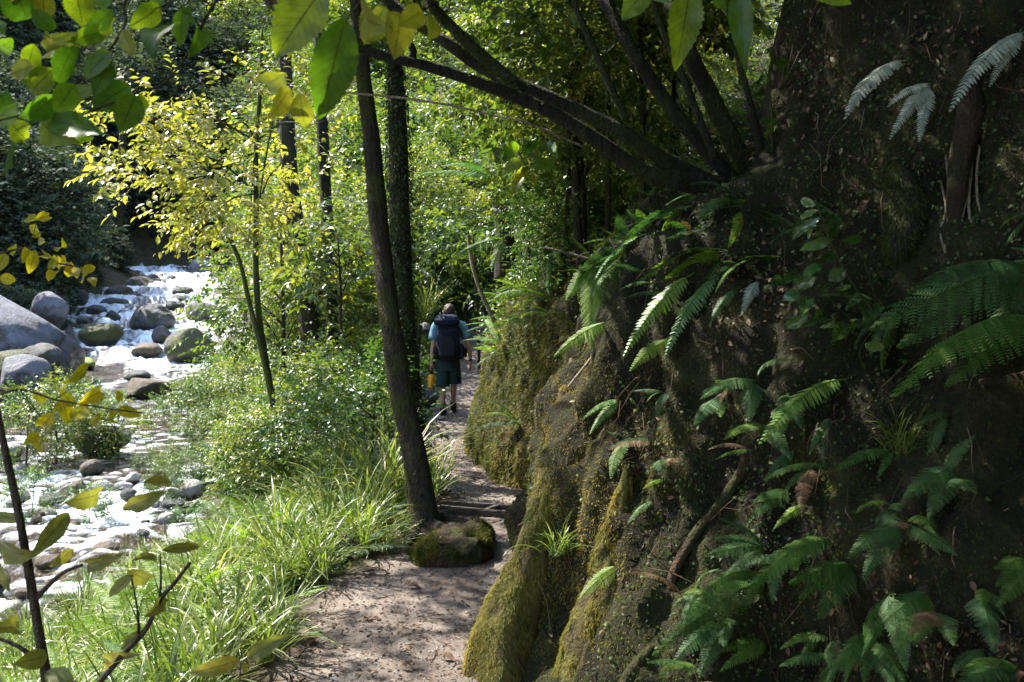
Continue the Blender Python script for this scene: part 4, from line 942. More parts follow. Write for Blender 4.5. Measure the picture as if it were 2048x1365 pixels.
def frond(e, base, tip, up, mesh):
    b_ = Vector(base) - e.location; x = Vector(tip) - Vector(base); L = x.length; x.normalize()
    z = Vector(up) - x * Vector(up).dot(x)
    if z.length < 1e-3: z = Vector((0, -1, 0)) - x * Vector((0, -1, 0)).dot(x)
    z.normalize(); y = z.cross(x)
    o = link('frond', mesh, e); R = Matrix((x, y, z)).transposed().to_4x4()
    o.matrix_basis = Matrix.Translation(b_) @ R @ Matrix.Diagonal((L, L * (1 if L < .3 else .8 if L < .6 else .62), L, 1)); return o


def fern_px(base, tips, kind, label, group=None, pull=.12, shape=None, lean=(0, -.5, .8)):
    q, nn = on_bank(*base); q = q + nn * .01; e = empty('fern', q, label, 'fern', group)
    for i, (x, y) in enumerate(tips):
        Lpx = math.hypot(x - base[0], y - base[1]); Y = q[1] - pull * (Lpx / 200) - .02
        hit, _ = on_bank(x, y); Y = min(Y, hit[1] - .04)
        m_ = FR[kind][(i + int(base[0])) % 4 if shape is None else shape]
        frond(e, q, U(x, y, max(Y, 1.2)), np.array(lean) + rng.normal(0, .15, 3), m_)
    return e


def fern(base, n, L, kind, label, group, spread=(0, 6.283), rise=(.1, .6), shapes=(0, 1, 3)):
    e = empty('fern', base, label, 'fern', group)
    for i in range(n):
        a = spread[0] + (spread[1] - spread[0]) * (i + rng.uniform(.2, .8)) / n; l = L * rng.uniform(.75, 1.15)
        tip = np.array(base) + np.array([math.cos(a), math.sin(a), rng.uniform(*rise)]) * l * .85
        frond(e, base, tip, np.array([0, 0, 1.0]) + rng.normal(0, .1, 3), FR[kind][shapes[i % len(shapes)]])
    return e


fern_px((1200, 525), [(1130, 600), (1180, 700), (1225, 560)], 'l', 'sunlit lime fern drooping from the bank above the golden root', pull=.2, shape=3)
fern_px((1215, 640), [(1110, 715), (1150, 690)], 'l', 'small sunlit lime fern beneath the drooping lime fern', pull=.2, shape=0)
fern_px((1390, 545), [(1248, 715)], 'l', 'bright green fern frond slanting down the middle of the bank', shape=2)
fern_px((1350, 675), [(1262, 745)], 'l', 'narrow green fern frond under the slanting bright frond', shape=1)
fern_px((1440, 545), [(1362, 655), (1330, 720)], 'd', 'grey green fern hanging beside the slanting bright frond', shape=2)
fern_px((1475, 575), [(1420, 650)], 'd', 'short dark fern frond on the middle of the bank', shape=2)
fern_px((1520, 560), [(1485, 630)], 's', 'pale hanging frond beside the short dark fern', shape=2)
fern_px((1692, 757), [(1520, 890)], 'g', 'single long green frond reaching down from the broad leaved shrub', shape=2, pull=.25)
fern_px((2050, 535), [(1820, 590), (1745, 665), (1800, 700)], 'd', 'large arching dark fern at the upper bank edge', pull=.2, shape=0)
fern_px((2070, 640), [(1850, 740), (1790, 795), (1900, 775)], 'g', 'large arching fern under the dark fern at the bank edge', pull=.25, shape=0)
fern_px((2060, 580), [(1900, 640), (1960, 720)], 'd', 'fern half hidden behind the large arching ferns', pull=.1, shape=1)
fern_px((1790, 900), [(1668, 945), (1755, 960)], 'g', 'pale edged fern frond above the trailing ferns', shape=2)
fern_px((1585, 980), [(1500, 1035), (1505, 1005)], 'g', 'small fern above the coiled dark fern', shape=3)
fern_px((1615, 1005), [(1548, 1060)], 'l', 'little bright fern with broad leaflets on the dark bank', shape=2)
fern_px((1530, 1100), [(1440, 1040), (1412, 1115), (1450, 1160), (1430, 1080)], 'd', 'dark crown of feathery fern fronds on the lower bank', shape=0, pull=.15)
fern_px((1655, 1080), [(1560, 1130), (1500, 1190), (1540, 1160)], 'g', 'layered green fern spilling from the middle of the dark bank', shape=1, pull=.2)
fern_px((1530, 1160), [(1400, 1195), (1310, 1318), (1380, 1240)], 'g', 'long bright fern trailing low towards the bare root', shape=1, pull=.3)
fern_px((1540, 1290), [(1432, 1305), (1440, 1345), (1480, 1330)], 'g', 'pale tipped fern near the bottom of the bank', shape=2, pull=.2)
fern_px((1640, 1270), [(1595, 1330), (1560, 1300)], 'g', 'small fern among dead leaves low on the bank', shape=2)
fern_px((1715, 1285), [(1655, 1365), (1690, 1370)], 'g', 'fern with wavy edged fronds near the bottom of the bank', shape=2)
fern_px((1770, 1230), [(1725, 1315)], 'g', 'upright fern frond low on the shaded bank', shape=2)
fern_px((2050, 1120), [(1995, 1175), (2000, 1215), (1990, 1140)], 'g', 'broad fern at the edge of the shaded bank', shape=0, pull=.2)
fern_px((1965, 1300), [(1905, 1355), (1940, 1370)], 'd', 'dull green fern below the broad edge fern', shape=1)
fern_px((1310, 1000), [(1255, 1050)], 'g', 'small fern frond beside the mossy root ridge', shape=2)
fern_px((1230, 1130), [(1160, 1200), (1180, 1170)], 'l', 'bright green fern growing on the mossy root ridge', shape=0, pull=.15)
fern_px((1330, 960), [(1285, 980)], 'l', 'tiny bright fern frond above the mossy root ridge', shape=2)
fern_px((1245, 800), [(1165, 840), (1180, 870)], 'g', 'thin pale fern on the bank above the golden root', shape=2)
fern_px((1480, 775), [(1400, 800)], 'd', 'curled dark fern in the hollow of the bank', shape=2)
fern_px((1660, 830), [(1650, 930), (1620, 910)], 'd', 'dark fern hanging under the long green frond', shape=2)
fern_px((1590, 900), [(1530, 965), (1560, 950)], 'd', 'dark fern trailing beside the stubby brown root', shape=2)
fern_px((1810, 122), [(1692, 240)], 's', 'silvery white fern frond in front of the dark hollow', shape=1, pull=.1)
fern_px((1862, 165), [(1775, 215), (1780, 280), (1800, 245), (1840, 285)], 's', 'silvery spreading fern beside the white frond', shape=2, pull=.1)
fern_px((2050, 60), [(1965, 145), (1980, 175), (1900, 225)], 's', 'silvery fern at the top edge of the bank', shape=2, pull=.1)
fern_px((1010, 480), [(905, 520), (985, 540)], 'g', 'pale arching fern over the bend of the bank', shape=0, pull=.2)
fern_px((1160, 365), [(1060, 450), (1030, 520), (1100, 500)], 'g', 'big bright fern on the slope behind the sloping branches', shape=0, pull=.3)
fern_px((1240, 395), [(1130, 470), (1060, 540)], 'g', 'broad fern beside the big bright slope fern', shape=0, pull=.3)
fern_px((1180, 470), [(1080, 560), (1130, 575)], 'd', 'dark fern below the big bright slope fern', shape=0, pull=.2)
fern_px((1700, 1130), [(1600, 1200), (1640, 1240), (1580, 1170)], 'g', 'lush layered fern above the dead leaves of the bank', shape=0, pull=.25)
fern_px((1800, 1060), [(1700, 1120), (1730, 1160)], 'd', 'feathery fern at the foot of the pale forked root', shape=1, pull=.2)
fern_px((1850, 1180), [(1760, 1260), (1800, 1300)], 'g', 'drooping two frond fern on the lower shaded bank', shape=0, pull=.2)
fern_px((1900, 930), [(1810, 1000), (1860, 1040)], 'd', 'dark two frond fern by the pale forked root', shape=0, pull=.2)
fern_px((1450, 1250), [(1350, 1330), (1400, 1365)], 'd', 'low dark fern under the long bright trailing fern', shape=1, pull=.2)
ok = 0
p, n_ = surf_points(700, lambda c: (c[:, 1] > 1.6) & (c[:, 1] < 6.0) & (c[:, 2] > .1) & (c[:, 2] < 2.6))
for i in range(len(p)):                                  # many small ferns hanging on the bank
    if ok >= 64: break
    px_, py_ = CX + p[i, 0] / p[i, 1] * FP, HY - (p[i, 2] - CAMZ) / p[i, 1] * FP
    if not (1250 < px_ < 2080 and 380 < py_ < 1400): continue
    ok += 1; e = empty('fern', p[i], 'small dark fern hanging on the shaded mossy bank', 'fern', 'small ferns on the bank')
    for j in range(rng.integers(2, 5)):
        L = rng.uniform(.10, .28); dd = nrm(n_[i] * .6 + np.array([rng.normal(-.2, .5), rng.normal(-.2, .4), rng.uniform(-.7, .1)]))
        frond(e, p[i], p[i] + dd * L, n_[i] * .5 + [0, 0, .8], FR['y' if (i + 5 * j) % 13 == 0 else 'dgd'[(i + j) % 3]][[0, 1, 3, 0][j % 4]])
for i in range(20):                                      # growth hanging over the upper edge of the bank
    px_, py_ = 1120 + 23 * i + rng.uniform(-12, 12), rng.uniform(400, 520); q, nn = on_bank(px_, py_)
    e = empty('fern', q, 'drooping fern hanging over the upper edge of the bank', 'fern', 'ferns along the bank top')
    for j in range(5):
        L = rng.uniform(.22, .46); dd = nrm(nn * .5 + np.array([rng.normal(-.35, .4), rng.normal(-.35, .3), rng.uniform(-.75, .05)]))
        frond(e, q, q + dd * L, nn * .5 + [0, 0, .8], FR['gddl'[(i + j) % 4]][[0, 1, 0, 2, 3][j]])
for i in range(5):
    px_, py_ = 1105 + 26 * i + rng.uniform(-14, 14), rng.uniform(385, 470); q, nn = on_bank(px_, py_)
    stamp(PT['shrub'][i % 2], 'shrub', q - nn * .05, 'small shrub rooted along the upper edge of the bank', 'shrub', 'shrubs along the bank top', sc=rng.uniform(.22, .34), tilt=(-.5, -.5), rz=0)
p, n_ = surf_points(600, lambda c: (c[:, 1] > 7.4) & (c[:, 1] < 12.5) & (c[:, 2] > .2) & (c[:, 2] < 5))
for i in [k_ for k_ in range(len(p)) if CX + p[k_, 0] / p[k_, 1] * FP > 1000 or p[k_, 2] > 1.75][:70]:
    e = empty('fern', p[i], 'green fern on the slope beyond the timber step', 'fern', 'ferns on the far bank')
    for j in range(4):
        L = rng.uniform(.25, .55); dd = nrm(n_[i] * .7 + np.array([rng.normal(-.3, .5), rng.normal(-.2, .5), rng.uniform(-.5, .3)]))
        frond(e, p[i], p[i] + dd * L, n_[i] * .4 + [0, 0, .9], FR['gdl'[(i + j) % 3]][(i + j) % 4])
for i in range(46):                                      # ferns on the river flat
    px = rng.uniform(60, 790); Y = rng.uniform(4.2, 14); X = (px - CX) / FP * Y
    if X > pl(Y) - .35 or X < rR(Y) + .1: continue
    fern((X, Y, drop(X, Y)), 6, rng.uniform(.4, .75), 'gl'[i % 2] if Y < 9 else 'g', 'arching green fern in the undergrowth beside the river' if (i % 2 == 0 or Y >= 9) else 'lime fern in the undergrowth beside the river', 'ferns of the river flat')
for (px, py, k_) in [(665, 1110, 'g'), (700, 1090, 'd'), (300, 1180, 'l'), (150, 1290, 'l'), (520, 1030, 'g'), (590, 1000, 'g'), (735, 1085, 'g'), (690, 1140, 'd')]:
    Y = 1.72 * FP / (py - HY) + .3; X = (px - CX) / FP * Y; fern((X, Y, drop(X, Y)), 7, .62, k_, 'full fern crown among the sedge beside the path', 'fern crowns beside the path')


for i in range(20):                                      # feathery ferns mixed into the sedge
    px = rng.uniform(60, 640); Y = rng.uniform(5.0, 8.5); X = (px - CX) / FP * Y
    if X > pl(Y) - .3 or X < rR(Y) + .1: continue
    fern((X, Y, drop(X, Y) + .1), 6, rng.uniform(.38, .6), 'l', 'sunlit feathery lime fern among the sedge', 'feathery ferns among the sedge', rise=(.3, .8), shapes=(0, 1))
q = U(998, 362, 12); fern(q, 11, 1.25, 'g', 'spreading crown of fronds topping the shaggy tree fern trunk', None, rise=(-.1, .5), shapes=(0, 3))
# ------------------------------------------------------------------ sedge tufts
def tuft(nb, L, W, up, seed):
    r = np.random.default_rng(seed); mb = MB(); n = 8
    for i in range(nb):
        a = r.uniform(0, 6.283); el = r.uniform(*up); l = L * r.uniform(.55, 1.15); u = np.linspace(0, 1, n); bend = r.uniform(.5, 2.0)
        ang = el - bend * u ** 1.5; st = l / (n - 1); h = np.concatenate([[0], np.cumsum(np.cos(ang[:-1]) * st)]); z = np.concatenate([[0], np.cumsum(np.sin(ang[:-1]) * st)])
        dv = np.array([math.cos(a), math.sin(a), 0]); sd = np.array([-math.sin(a), math.cos(a), 0]); o = np.array([*(r.normal(0, .03, 2)), 0])
        c = o + dv * h[:, None] + np.array([0, 0, 1.0]) * z[:, None]; w_ = W * r.uniform(.7, 1.2) * np.minimum(1, (1 - u) * 3.5 + .05) * (.6 + .4 * np.minimum(u * 4, 1))
        nn = np.array([0, 0, 1.0]) * .25 * w_[:, None]
        V = np.vstack([c + sd * w_[:, None] / 2 + nn, c, c - sd * w_[:, None] / 2 + nn]); k = np.arange(n - 1)
        F = np.vstack([np.stack([k, k + 1, k + n + 1], 1), np.stack([k, k + n + 1, k + n], 1), np.stack([k + n, k + n + 1, k + 2 * n + 1], 1), np.stack([k + n, k + 2 * n + 1, k + 2 * n], 1)])
        mb.add((V, F), float(np.clip(r.normal(.45, .25), 0, 1)))
    return mb.mesh('sedge_tuft', M['sedge'])


TF = [tuft(46, .55, .011, (.8, 1.5), 1), tuft(60, .42, .008, (.6, 1.5), 2), tuft(38, .75, .014, (.9, 1.5), 3), tuft(80, .28, .006, (.5, 1.5), 4)]
def sedge(X, Y, k, s, label, group, dz_=0.0):
    o = link('sedge_tuft', TF[k], loc=(X, Y, drop(X, Y) - .02 + dz_)); o.rotation_euler = (rng.normal(0, .08), rng.normal(0, .08), rng.uniform(0, 6.28)); o.scale = (s, s, s)
    return tag(o, label, 'grass', group)
n_s = 0
for i in range(620):
    Y = rng.uniform(3.0, 10); X = rng.uniform(-5.0, -.9)
    px_ = CX + X / Y * FP
    if X > pl(Y) - .12 or X < rR(Y) + .15 or px_ < -80: continue
    if n_s > 230: break
    n_s += 1; k = [0, 1, 0, 1, 3][i % 5]
    sedge(X, Y, k, rng.uniform(.8, 1.3), 'arching green sedge tuft between the path and the river', 'sedge beside the river')
for (px, Y, s_) in [(770, 7.4, 1.15), (800, 7.3, 1.2), (745, 7.0, 1.0), (730, 7.8, 1.1), (700, 8, 1.0), (660, 8.2, 1), (880, 7.9, .8), (862, 7.6, .7), (560, 6, .9), (420, 5.6, .9), (640, 7.4, .9)]:
    X = (px - CX) / FP * Y; sedge(X, Y, 2, s_ * 1.1, 'tall strappy sedge clump around the leaning trunk', 'tall sedge at the leaning trunk')
for i, (X, Y) in enumerate([(-.95, 6.05), (-1.12, 6.2), (-1.25, 6.0), (-1.05, 6.45), (-1.3, 6.4), (-.85, 6.4), (-1.4, 5.8), (-1.2, 6.7), (-1.0, 6.8), (-.78, 6.15), (-.85, 5.95), (-.98, 5.85), (-.75, 6.35)]):
    sedge(X, Y, [3, 1, 3, 0][i % 4], rng.uniform(.6, .95), 'short sedge tuft on the soil mound by the stump', 'sedge on the soil mound', .04)
for (px, py) in [(860, 1000), (815, 1075)]:
    q = U(px, py, 6.7); o = sedge(q[0], q[1], 0, .8, 'thin sedge hanging on the leaning trunk base', 'sedge on the trunk base'); o.location.z = q[2]
for (px, py, Y) in [(846, 600, 18.5), (862, 592, 19)]:
    X = (px - CX) / FP * Y; o = sedge(X, Y, 2, 1.5, 'spiky pale sedge clump above the path beyond the hiker', 'spiky sedge beyond the hiker'); o.location.z = U(px, py, Y)[2] - .5
for (px, py) in [(1030, 600), (1045, 590), (1800, 905), (1120, 1110)]:
    q, nn = on_bank(px, py); o = sedge(q[0], q[1], 3 if py > 800 else 0, .8, 'thin grassy tuft rooted on the mossy bank', 'grass tufts on the bank'); o.location = tuple(q)

# ------------------------------------------------------------------ low ground cover, litter and gravel (uncountable)
n = 60000; Y = 3 + 15 * rng.random(n) ** 1.3; X = rng.uniform(0, 1, n) * (pl(Y) - .05 - rR(Y)) + rR(Y); X = np.where(rng.random(n) < .5, X, pl(Y) - .25 - np.abs(rng.normal(0, .8, n)))
k = (fbm(np.stack([X, Y, X * 0], 1) * 1.4, 3, 131) > -.05) & (X < pl(Y) - .2 + .7 * fbm(np.stack([X, Y, X * 0], 1) * 3, 2, 133)); X, Y = X[k], Y[k]; n = len(X); p = np.stack([X, Y, gz(X, Y) + np.abs(rng.normal(0, .09, n))], 1)
Vm, Fm, nv = place(KITE, p, frames(rng.normal(0, 1, (n, 3)) * [1, 1, .35], np.array([0, 0, 1.0]) + rng.normal(0, .4, (n, 3))), rng.uniform(.02, .06, n))
tag(link('ground_cover', raw_mesh('ground_cover', Vm, Fm, M['green'], False, rnd=np.repeat(rng.random(n), nv))), 'low leafy plants carpeting the river flat', 'ground cover', None, 'stuff')
n = 9000; Y = 2.5 + 14 * rng.random(n) ** 1.5; X = pl(Y) + (pb(Y) - pl(Y)) * np.where(rng.random(n) < .6, rng.beta(.45, .45, n), rng.random(n)); p = np.stack([X, Y, gz(X, Y) + .006], 1)
Vm, Fm, nv = place(OVAL, p, frames(rng.normal(0, 1, (n, 3)) * [1, 1, .1], np.array([0, 0, 1.0]) + rng.normal(0, .3, (n, 3))), rng.uniform(.008, .032, n))
tag(link('path_litter', raw_mesh('path_litter', Vm, Fm, M['litter'], False, rnd=np.repeat(rng.random(n), nv))), 'bits of dead leaf scattered over the path', 'leaf litter', None, 'stuff')
n = 9000; Y = 2.5 + 16 * rng.random(n) ** 1.5; X = pl(Y) + (pb(Y) - pl(Y)) * rng.random(n); p = np.stack([X, Y, gz(X, Y) + .001], 1)
OCT = (np.array([[1, 0, 0], [-1, 0, 0], [0, 1, 0], [0, -1, 0], [0, 0, .7], [0, 0, -.7]], float), np.array([[0, 2, 4], [2, 1, 4], [1, 3, 4], [3, 0, 4], [2, 0, 5], [1, 2, 5], [3, 1, 5], [0, 3, 5]]))
Vm, Fm, nv = place(OCT, p, frames(rng.normal(0, 1, (n, 3)) * [1, 1, .2], np.array([0, 0, 1.0]) + rng.normal(0, .3, (n, 3))), (.0025 + .009 * rng.random(n) ** 3))
tag(link('gravel', raw_mesh('gravel', Vm, Fm, M['palestone'], False, rnd=np.repeat(rng.random(n), nv))), 'fine gravel on the trodden path', 'gravel', None, 'stuff')
mb = MB()
for i in range(420):
    Y = 2.8 + 9 * rng.random(); X = pl(Y) + (pb(Y) - pl(Y)) * rng.beta(.5, .5); a = rng.uniform(0, 6.28); L = rng.uniform(.03, .16); q = np.array([X, Y, float(gz(X, Y)) + .006])
    mb.add(tube(q + np.linspace(-.5, .5, 4)[:, None] * L * np.array([math.cos(a), math.sin(a), 0]) + rng.normal(0, .004, (4, 3)), rng.uniform(.001, .003), 4, False), rng.random())
tag(link('twig_litter', mb.mesh('twig_litter', M['litter'])), 'small broken twigs scattered on the path', 'twigs', None, 'stuff')
p, n_ = surf_points(22000, lambda c: (c[:, 1] > 6.8) & (c[:, 1] < 20) & (c[:, 2] > 1.0) & (c[:, 2] < 9))
d = n_ + rng.normal(0, .8, p.shape)
Vm, Fm, nv = place(KITE, p + n_ * np.abs(rng.normal(0, .12, (len(p), 1))), frames(d, np.array([0, 0, 1.0]) + rng.normal(0, .5, p.shape)), rng.uniform(.03, .075, len(p)))
tag(link('slope_cover', raw_mesh('slope_cover', Vm, Fm, M['green'], False, rnd=np.repeat(rng.random(len(p)), nv))), 'leafy ground plants on the slope above the path', 'ground cover', None, 'stuff')


# ------------------------------------------------------------------ broad leaves (each a part of its twig)
def big_leaf(name, mat, ratio, seed, serr=.06, curl=.12, fold=.18):
    r = np.random.default_rng(seed); m = 26; t = np.linspace(0, 1, m); w_ = ratio * .5 * np.sin(np.pi * t ** .85) ** .8 * (1 - .12 * t); w_[0] = .012; w_[-1] = .004
    w_ = w_ * (1 + serr * np.where(np.arange(m) % 2 == 0, -1, 1)); cz = -curl * (2 * t - 1) ** 2 + curl * .4 * np.sin(t * 5 + seed)
    Vs, UV = [], []
    for s_ in (-1, -.5, 0, .5, 1):
        z = cz + fold * np.abs(s_) * w_ * 1.6 + .02 * np.sin(t * 17 + s_ * 3 + seed) * abs(s_)
        Vs.append(np.stack([t - .02 * abs(s_) * 0, s_ * w_, z], 1)); UV.append(np.stack([t, np.full(m, s_)], 1))
    V = np.vstack(Vs); uv = np.vstack(UV); F = []
    for c in range(4):
        k = np.arange(m - 1) + c * m; F.append(np.stack([k, k + 1, k + m + 1, k + m], 1))
    return raw_mesh(name, V, np.vstack(F), M[mat], True, rnd=np.full(len(V), .5), uv=uv)


BL = {k: [big_leaf('leaf', mt, ra, i + 1, se) for i, (ra, se) in enumerate([(.42, .05), (.48, .07), (.38, .04), (.52, .06)])] for k, mt in dict(b='bigleaf', o='olive', y='bigyellow', g='glossy', p='paleleaf').items()}


def put_leaf(e, base, tip, w_px, Y, kind, dY=.0, roll=None):
    a = U(*base, Y); b_ = U(*tip, Y + dY); x = Vector(b_ - a); L = x.length; x.normalize()
    me = BL[kind][int(rng.integers(4))]; ratio = .45
    view = Vector(-nrm(a - np.array([0, 0, CAMZ])))
    z = view + Vector(rng.normal(0, .3, 3) if roll is None else roll); z = z - x * z.dot(x); z.normalize(); y = z.cross(x)
    W = w_px / FP * Y / ratio; W = min(W * 1.2, L * 1.7)
    o = link('leaf', me, e); R = Matrix((x, y, z)).transposed().to_4x4()
    o.matrix_basis = Matrix.Translation(Vector(a) - e.location) @ R @ Matrix.Diagonal((L, W, L, 1)); return o


def leafy(name, label, twl, leaves, Y, kind, mat='twig', w_px=7, cat='branch', group=None, base=None):
    loc = U(*twl[0][0], Y) if base is None else base
    e = empty(name, loc, label, cat, group)
    for ti, pts in enumerate(twl):
        P = np.array([U(*p_[:2], Y * (p_[2] if len(p_) > 2 else 1)) for p_ in pts]); n = len(pts) * 5; C = spline(P, n); w0 = w_px / 2 / FP * Y * (1 if ti == 0 else .45)
        V, F = tube(C, np.linspace(w0, w0 * .5, n), 6, True, .1, 3); link('stem', raw_mesh('stem', V - loc, F, M[mat]), e)
    for lf in leaves:
        put_leaf(e, lf[0], lf[1], lf[2], Y * (1 + rng.normal(0, .04)), lf[3] if len(lf) > 3 else kind, rng.normal(0, .05) * Y)
    return e


leafy('leafy_branch', 'overhanging twig of broad green serrated leaves above the river',
      [[(330, -60), (253, 0), (250, 50), (210, 112), (170, 152), (110, 196), (60, 225), (-20, 246)], [(110, 196), (70, 240), (30, 262)], [(210, 112), (160, 90), (140, 70)]],
      [((150, 78), (82, 112), 36), ((150, 80), (88, 72), 32), ((160, 78), (206, 62), 30), ((150, 95), (102, 172), 52), ((72, 88), (46, 166), 44), ((22, 82), (-25, 110), 38), ((215, 98), (168, 160), 56), ((222, 118), (186, 188), 42),
       ((115, 198), (40, 240), 42), ((125, 205), (190, 168), 42), ((32, 262), (14, 352), 54), ((60, 240), (142, 284), 46), ((90, 236), (196, 262), 46), ((140, 246), (196, 292), 46), ((-5, 180), (18, 225), 44), ((-20, 250), (30, 215), 40), ((20, 245), (60, 285), 40), ((110, 60), (60, 20), 36), ((0, 60), (-30, 20), 50), ((180, 60), (225, 20), 44), ((100, 140), (60, 190), 40), ((150, 170), (110, 225), 40), ((60, 130), (20, 150), 44), ((240, 60), (270, 110), 40)], 1.25, 'b')
leafy('leafy_branch', 'high twig of hanging green leaves beside the yellow tree',
      [[(480, -80), (410, 40), (386, 92), (330, 165), (270, 187), (200, 216), (130, 244)], [(470, -60), (340, 6), (250, 36), (140, 46), (60, 62)]],
      [((258, 168), (184, 222), 46), ((272, 190), (240, 264), 46), ((288, 190), (276, 226), 34), ((385, 12), (396, 102), 46), ((340, 30), (300, 106), 52), ((322, 10), (262, 58), 46), ((28, -20), (58, 46), 62), ((85, -15), (92, 46), 46), ((150, -25), (168, 54), 74),
       ((200, -30), (208, 22), 60), ((365, 15), (358, 95), 30), ((230, 40), (195, 75), 34), ((300, 20), (330, -20), 40), ((60, -25), (30, 12), 50)], 1.35, 'b')
leafy('leafy_branch', 'hanging twig with two very large serrated leaves',
      [[(800, -110), (740, -20), (692, 40)], [(800, -110), (700, -60), (640, -20)]],
      [((692, 38), (638, 242), 96), ((645, -28), (546, 112), 92), ((705, 20), (770, 58), 56, 'p'), ((770, 12), (728, 88), 62, 'p'), ((800, 20), (795, 112), 60, 'p'), ((600, 190), (610, 262), 46, 'p'), ((560, 160), (524, 168), 40, 'p'), ((588, 175), (540, 235), 46, 'p'), ((850, 20), (800, 50), 40, 'p'), ((870, 30), (860, 80), 40, 'p')], 1.05, 'b')
leafy('leafy_branch', 'drooping long leaves hanging in front of the sloping stems',
      [[(1420, -120), (1380, -60), (1352, -10)], [(1420, -120), (1460, -60), (1470, -20)], [(1420, -120), (1320, -70), (1300, -20)]],
      [((1385, -40), (1352, 138), 52), ((1475, -45), (1490, 136), 50), ((1310, -45), (1238, 44), 52), ((1430, -30), (1445, 26), 44), ((1600, -60), (1700, 12), 60), ((1290, -60), (1330, 0), 50)], 1.3, 'b')
leafy('yellow_spray', 'spray of small yellow leaves hanging before the dark far bank',
      [[(-30, 510), (10, 505), (60, 497), (110, 525), (160, 536), (200, 560)], [(60, 497), (68, 465), (78, 432)]],
      [((78, 436), (42, 440), 17), ((80, 434), (102, 432), 22), ((70, 450), (66, 472), 18), ((72, 470), (90, 485), 18), ((60, 497), (48, 522), 22), ((10, 505), (-8, 545), 22), ((20, 500), (36, 500), 20), ((70, 502), (58, 550), 22), ((115, 505), (128, 482), 14), ((110, 520), (100, 540), 20), ((120, 525), (138, 535), 22), ((130, 530), (124, 510), 16), ((140, 534), (148, 556), 20), ((160, 538), (142, 552), 16), ((165, 540), (192, 535), 14), ((170, 545), (166, 568), 16), ((0, 555), (32, 562), 24), ((180, 552), (190, 572), 14), ((95, 512), (82, 508), 14), ((112, 540), (96, 556), 20)], 2.6, 'y', w_px=5)
leafy('foreground_sapling', 'slim dark sapling stem rising from the bottom with olive leaves',
      [[(104, 1560), (98, 1400), (80, 1280), (56, 1130), (32, 1000), (6, 880), (-14, 780)], [(70, 1200), (120, 1150), (165, 1130)], [(88, 1330), (30, 1290), (-30, 1270)]],
      [((-25, 1092), (72, 1112), 40), ((98, 1312), (32, 1328), 32), ((144, 1022), (64, 1112), 40), ((208, 982), (142, 1012), 46), ((150, 1100), (100, 1135), 26), ((60, 1250), (-20, 1262), 30), ((10, 1150), (-40, 1130), 34), ((165, 1130), (230, 1120), 28), ((40, 1040), (-20, 1030), 24), ((90, 1340), (150, 1372), 30)], 1.6, 'o', w_px=26, cat='sapling')
leafy('foreground_twig', 'bare brown twig slanting up through the sedge with olive leaves',
      [[(150, 1440), (196, 1370), (246, 1310), (292, 1258), (320, 1200), (350, 1165), (380, 1126)], [(278, 1275), (274, 1215), (262, 1150)], [(318, 1205), (322, 1160), (320, 1110)]],
      [((322, 988), (234, 1026), 34), ((346, 963), (292, 962), 26), ((330, 1100), (405, 1092), 22), ((320, 1110), (270, 1118), 24), ((262, 1150), (305, 1160), 26), ((262, 1150), (215, 1195), 26), ((292, 1258), (240, 1300), 24), ((300, 1230), (340, 1190), 24), ((246, 1310), (190, 1340), 26)], 1.75, 'o', w_px=14, cat='twig')
leafy('foreground_twig', 'forked pair of long olive leaves low over the sedge', [[(470, 1440), (478, 1380), (482, 1322)]],
      [((482, 1322), (378, 1348), 26), ((482, 1322), (582, 1268), 26), ((482, 1330), (500, 1345), 18)], 1.9, 'o', w_px=5, cat='twig')
leafy('yellow_spray', 'cluster of larger yellow leaves hanging before the river shrubs',
      [[(-30, 800), (40, 780), (110, 800), (170, 810), (230, 820), (285, 826)], [(110, 800), (150, 770), (182, 728)], [(40, 780), (90, 850), (80, 890)]],
      [((36, 778), (10, 780), 18), ((118, 810), (98, 838), 24), ((100, 835), (80, 858), 24), ((125, 800), (140, 848), 26), ((170, 812), (146, 846), 30), ((210, 778), (164, 806), 24), ((200, 790), (190, 812), 20), ((234, 784), (244, 806), 14), ((234, 818), (282, 832), 20), ((196, 832), (188, 864), 20), ((181, 727), (132, 768), 18), ((80, 868), (48, 888), 22), ((60, 860), (85, 905), 22), ((150, 815), (120, 780), 20), ((95, 800), (70, 790), 18), ((215, 820), (225, 845), 18)], 2.4, 'y', w_px=5)
leafy('leafy_seedling', 'small bright leaved seedling hanging under the sloping branch', [[(1050, 330), (1040, 310), (1030, 285)], [(1050, 330), (1080, 310), (1110, 280)], [(1050, 330), (1060, 345), (1065, 375)]],
      [((1030, 300), (988, 312), 22), ((1040, 300), (1012, 285), 16), ((1045, 320), (1008, 340), 24), ((1060, 330), (1020, 385), 26), ((1070, 320), (1110, 338), 26), ((1055, 295), (1082, 282), 20), ((1080, 300), (1118, 285), 18), ((1065, 345), (1070, 372), 16), ((1050, 310), (1060, 280), 18), ((1045, 325), (1040, 360), 20)], 5.6, 'b', 'greenstem', 4, 'plant')
leafy('leafy_shoot', 'thin stem of pale and yellow leaves before the broad trunk', [[(1548, 390), (1545, 300), (1540, 180), (1530, 140)], [(1565, 395), (1570, 340), (1578, 300)]],
      [((1553, 126), (1606, 142), 26, 'g'), ((1540, 140), (1505, 172), 12, 'g'), ((1535, 170), (1508, 195), 14, 'g'), ((1550, 240), (1515, 250), 14), ((1552, 245), (1530, 275), 14), ((1575, 300), (1568, 325), 14), ((1560, 330), (1535, 345), 12), ((1578, 340), (1590, 345), 10)], 4.2, 'b', 'greenstem', 5, 'plant')
q, nn = on_bank(1690, 560)
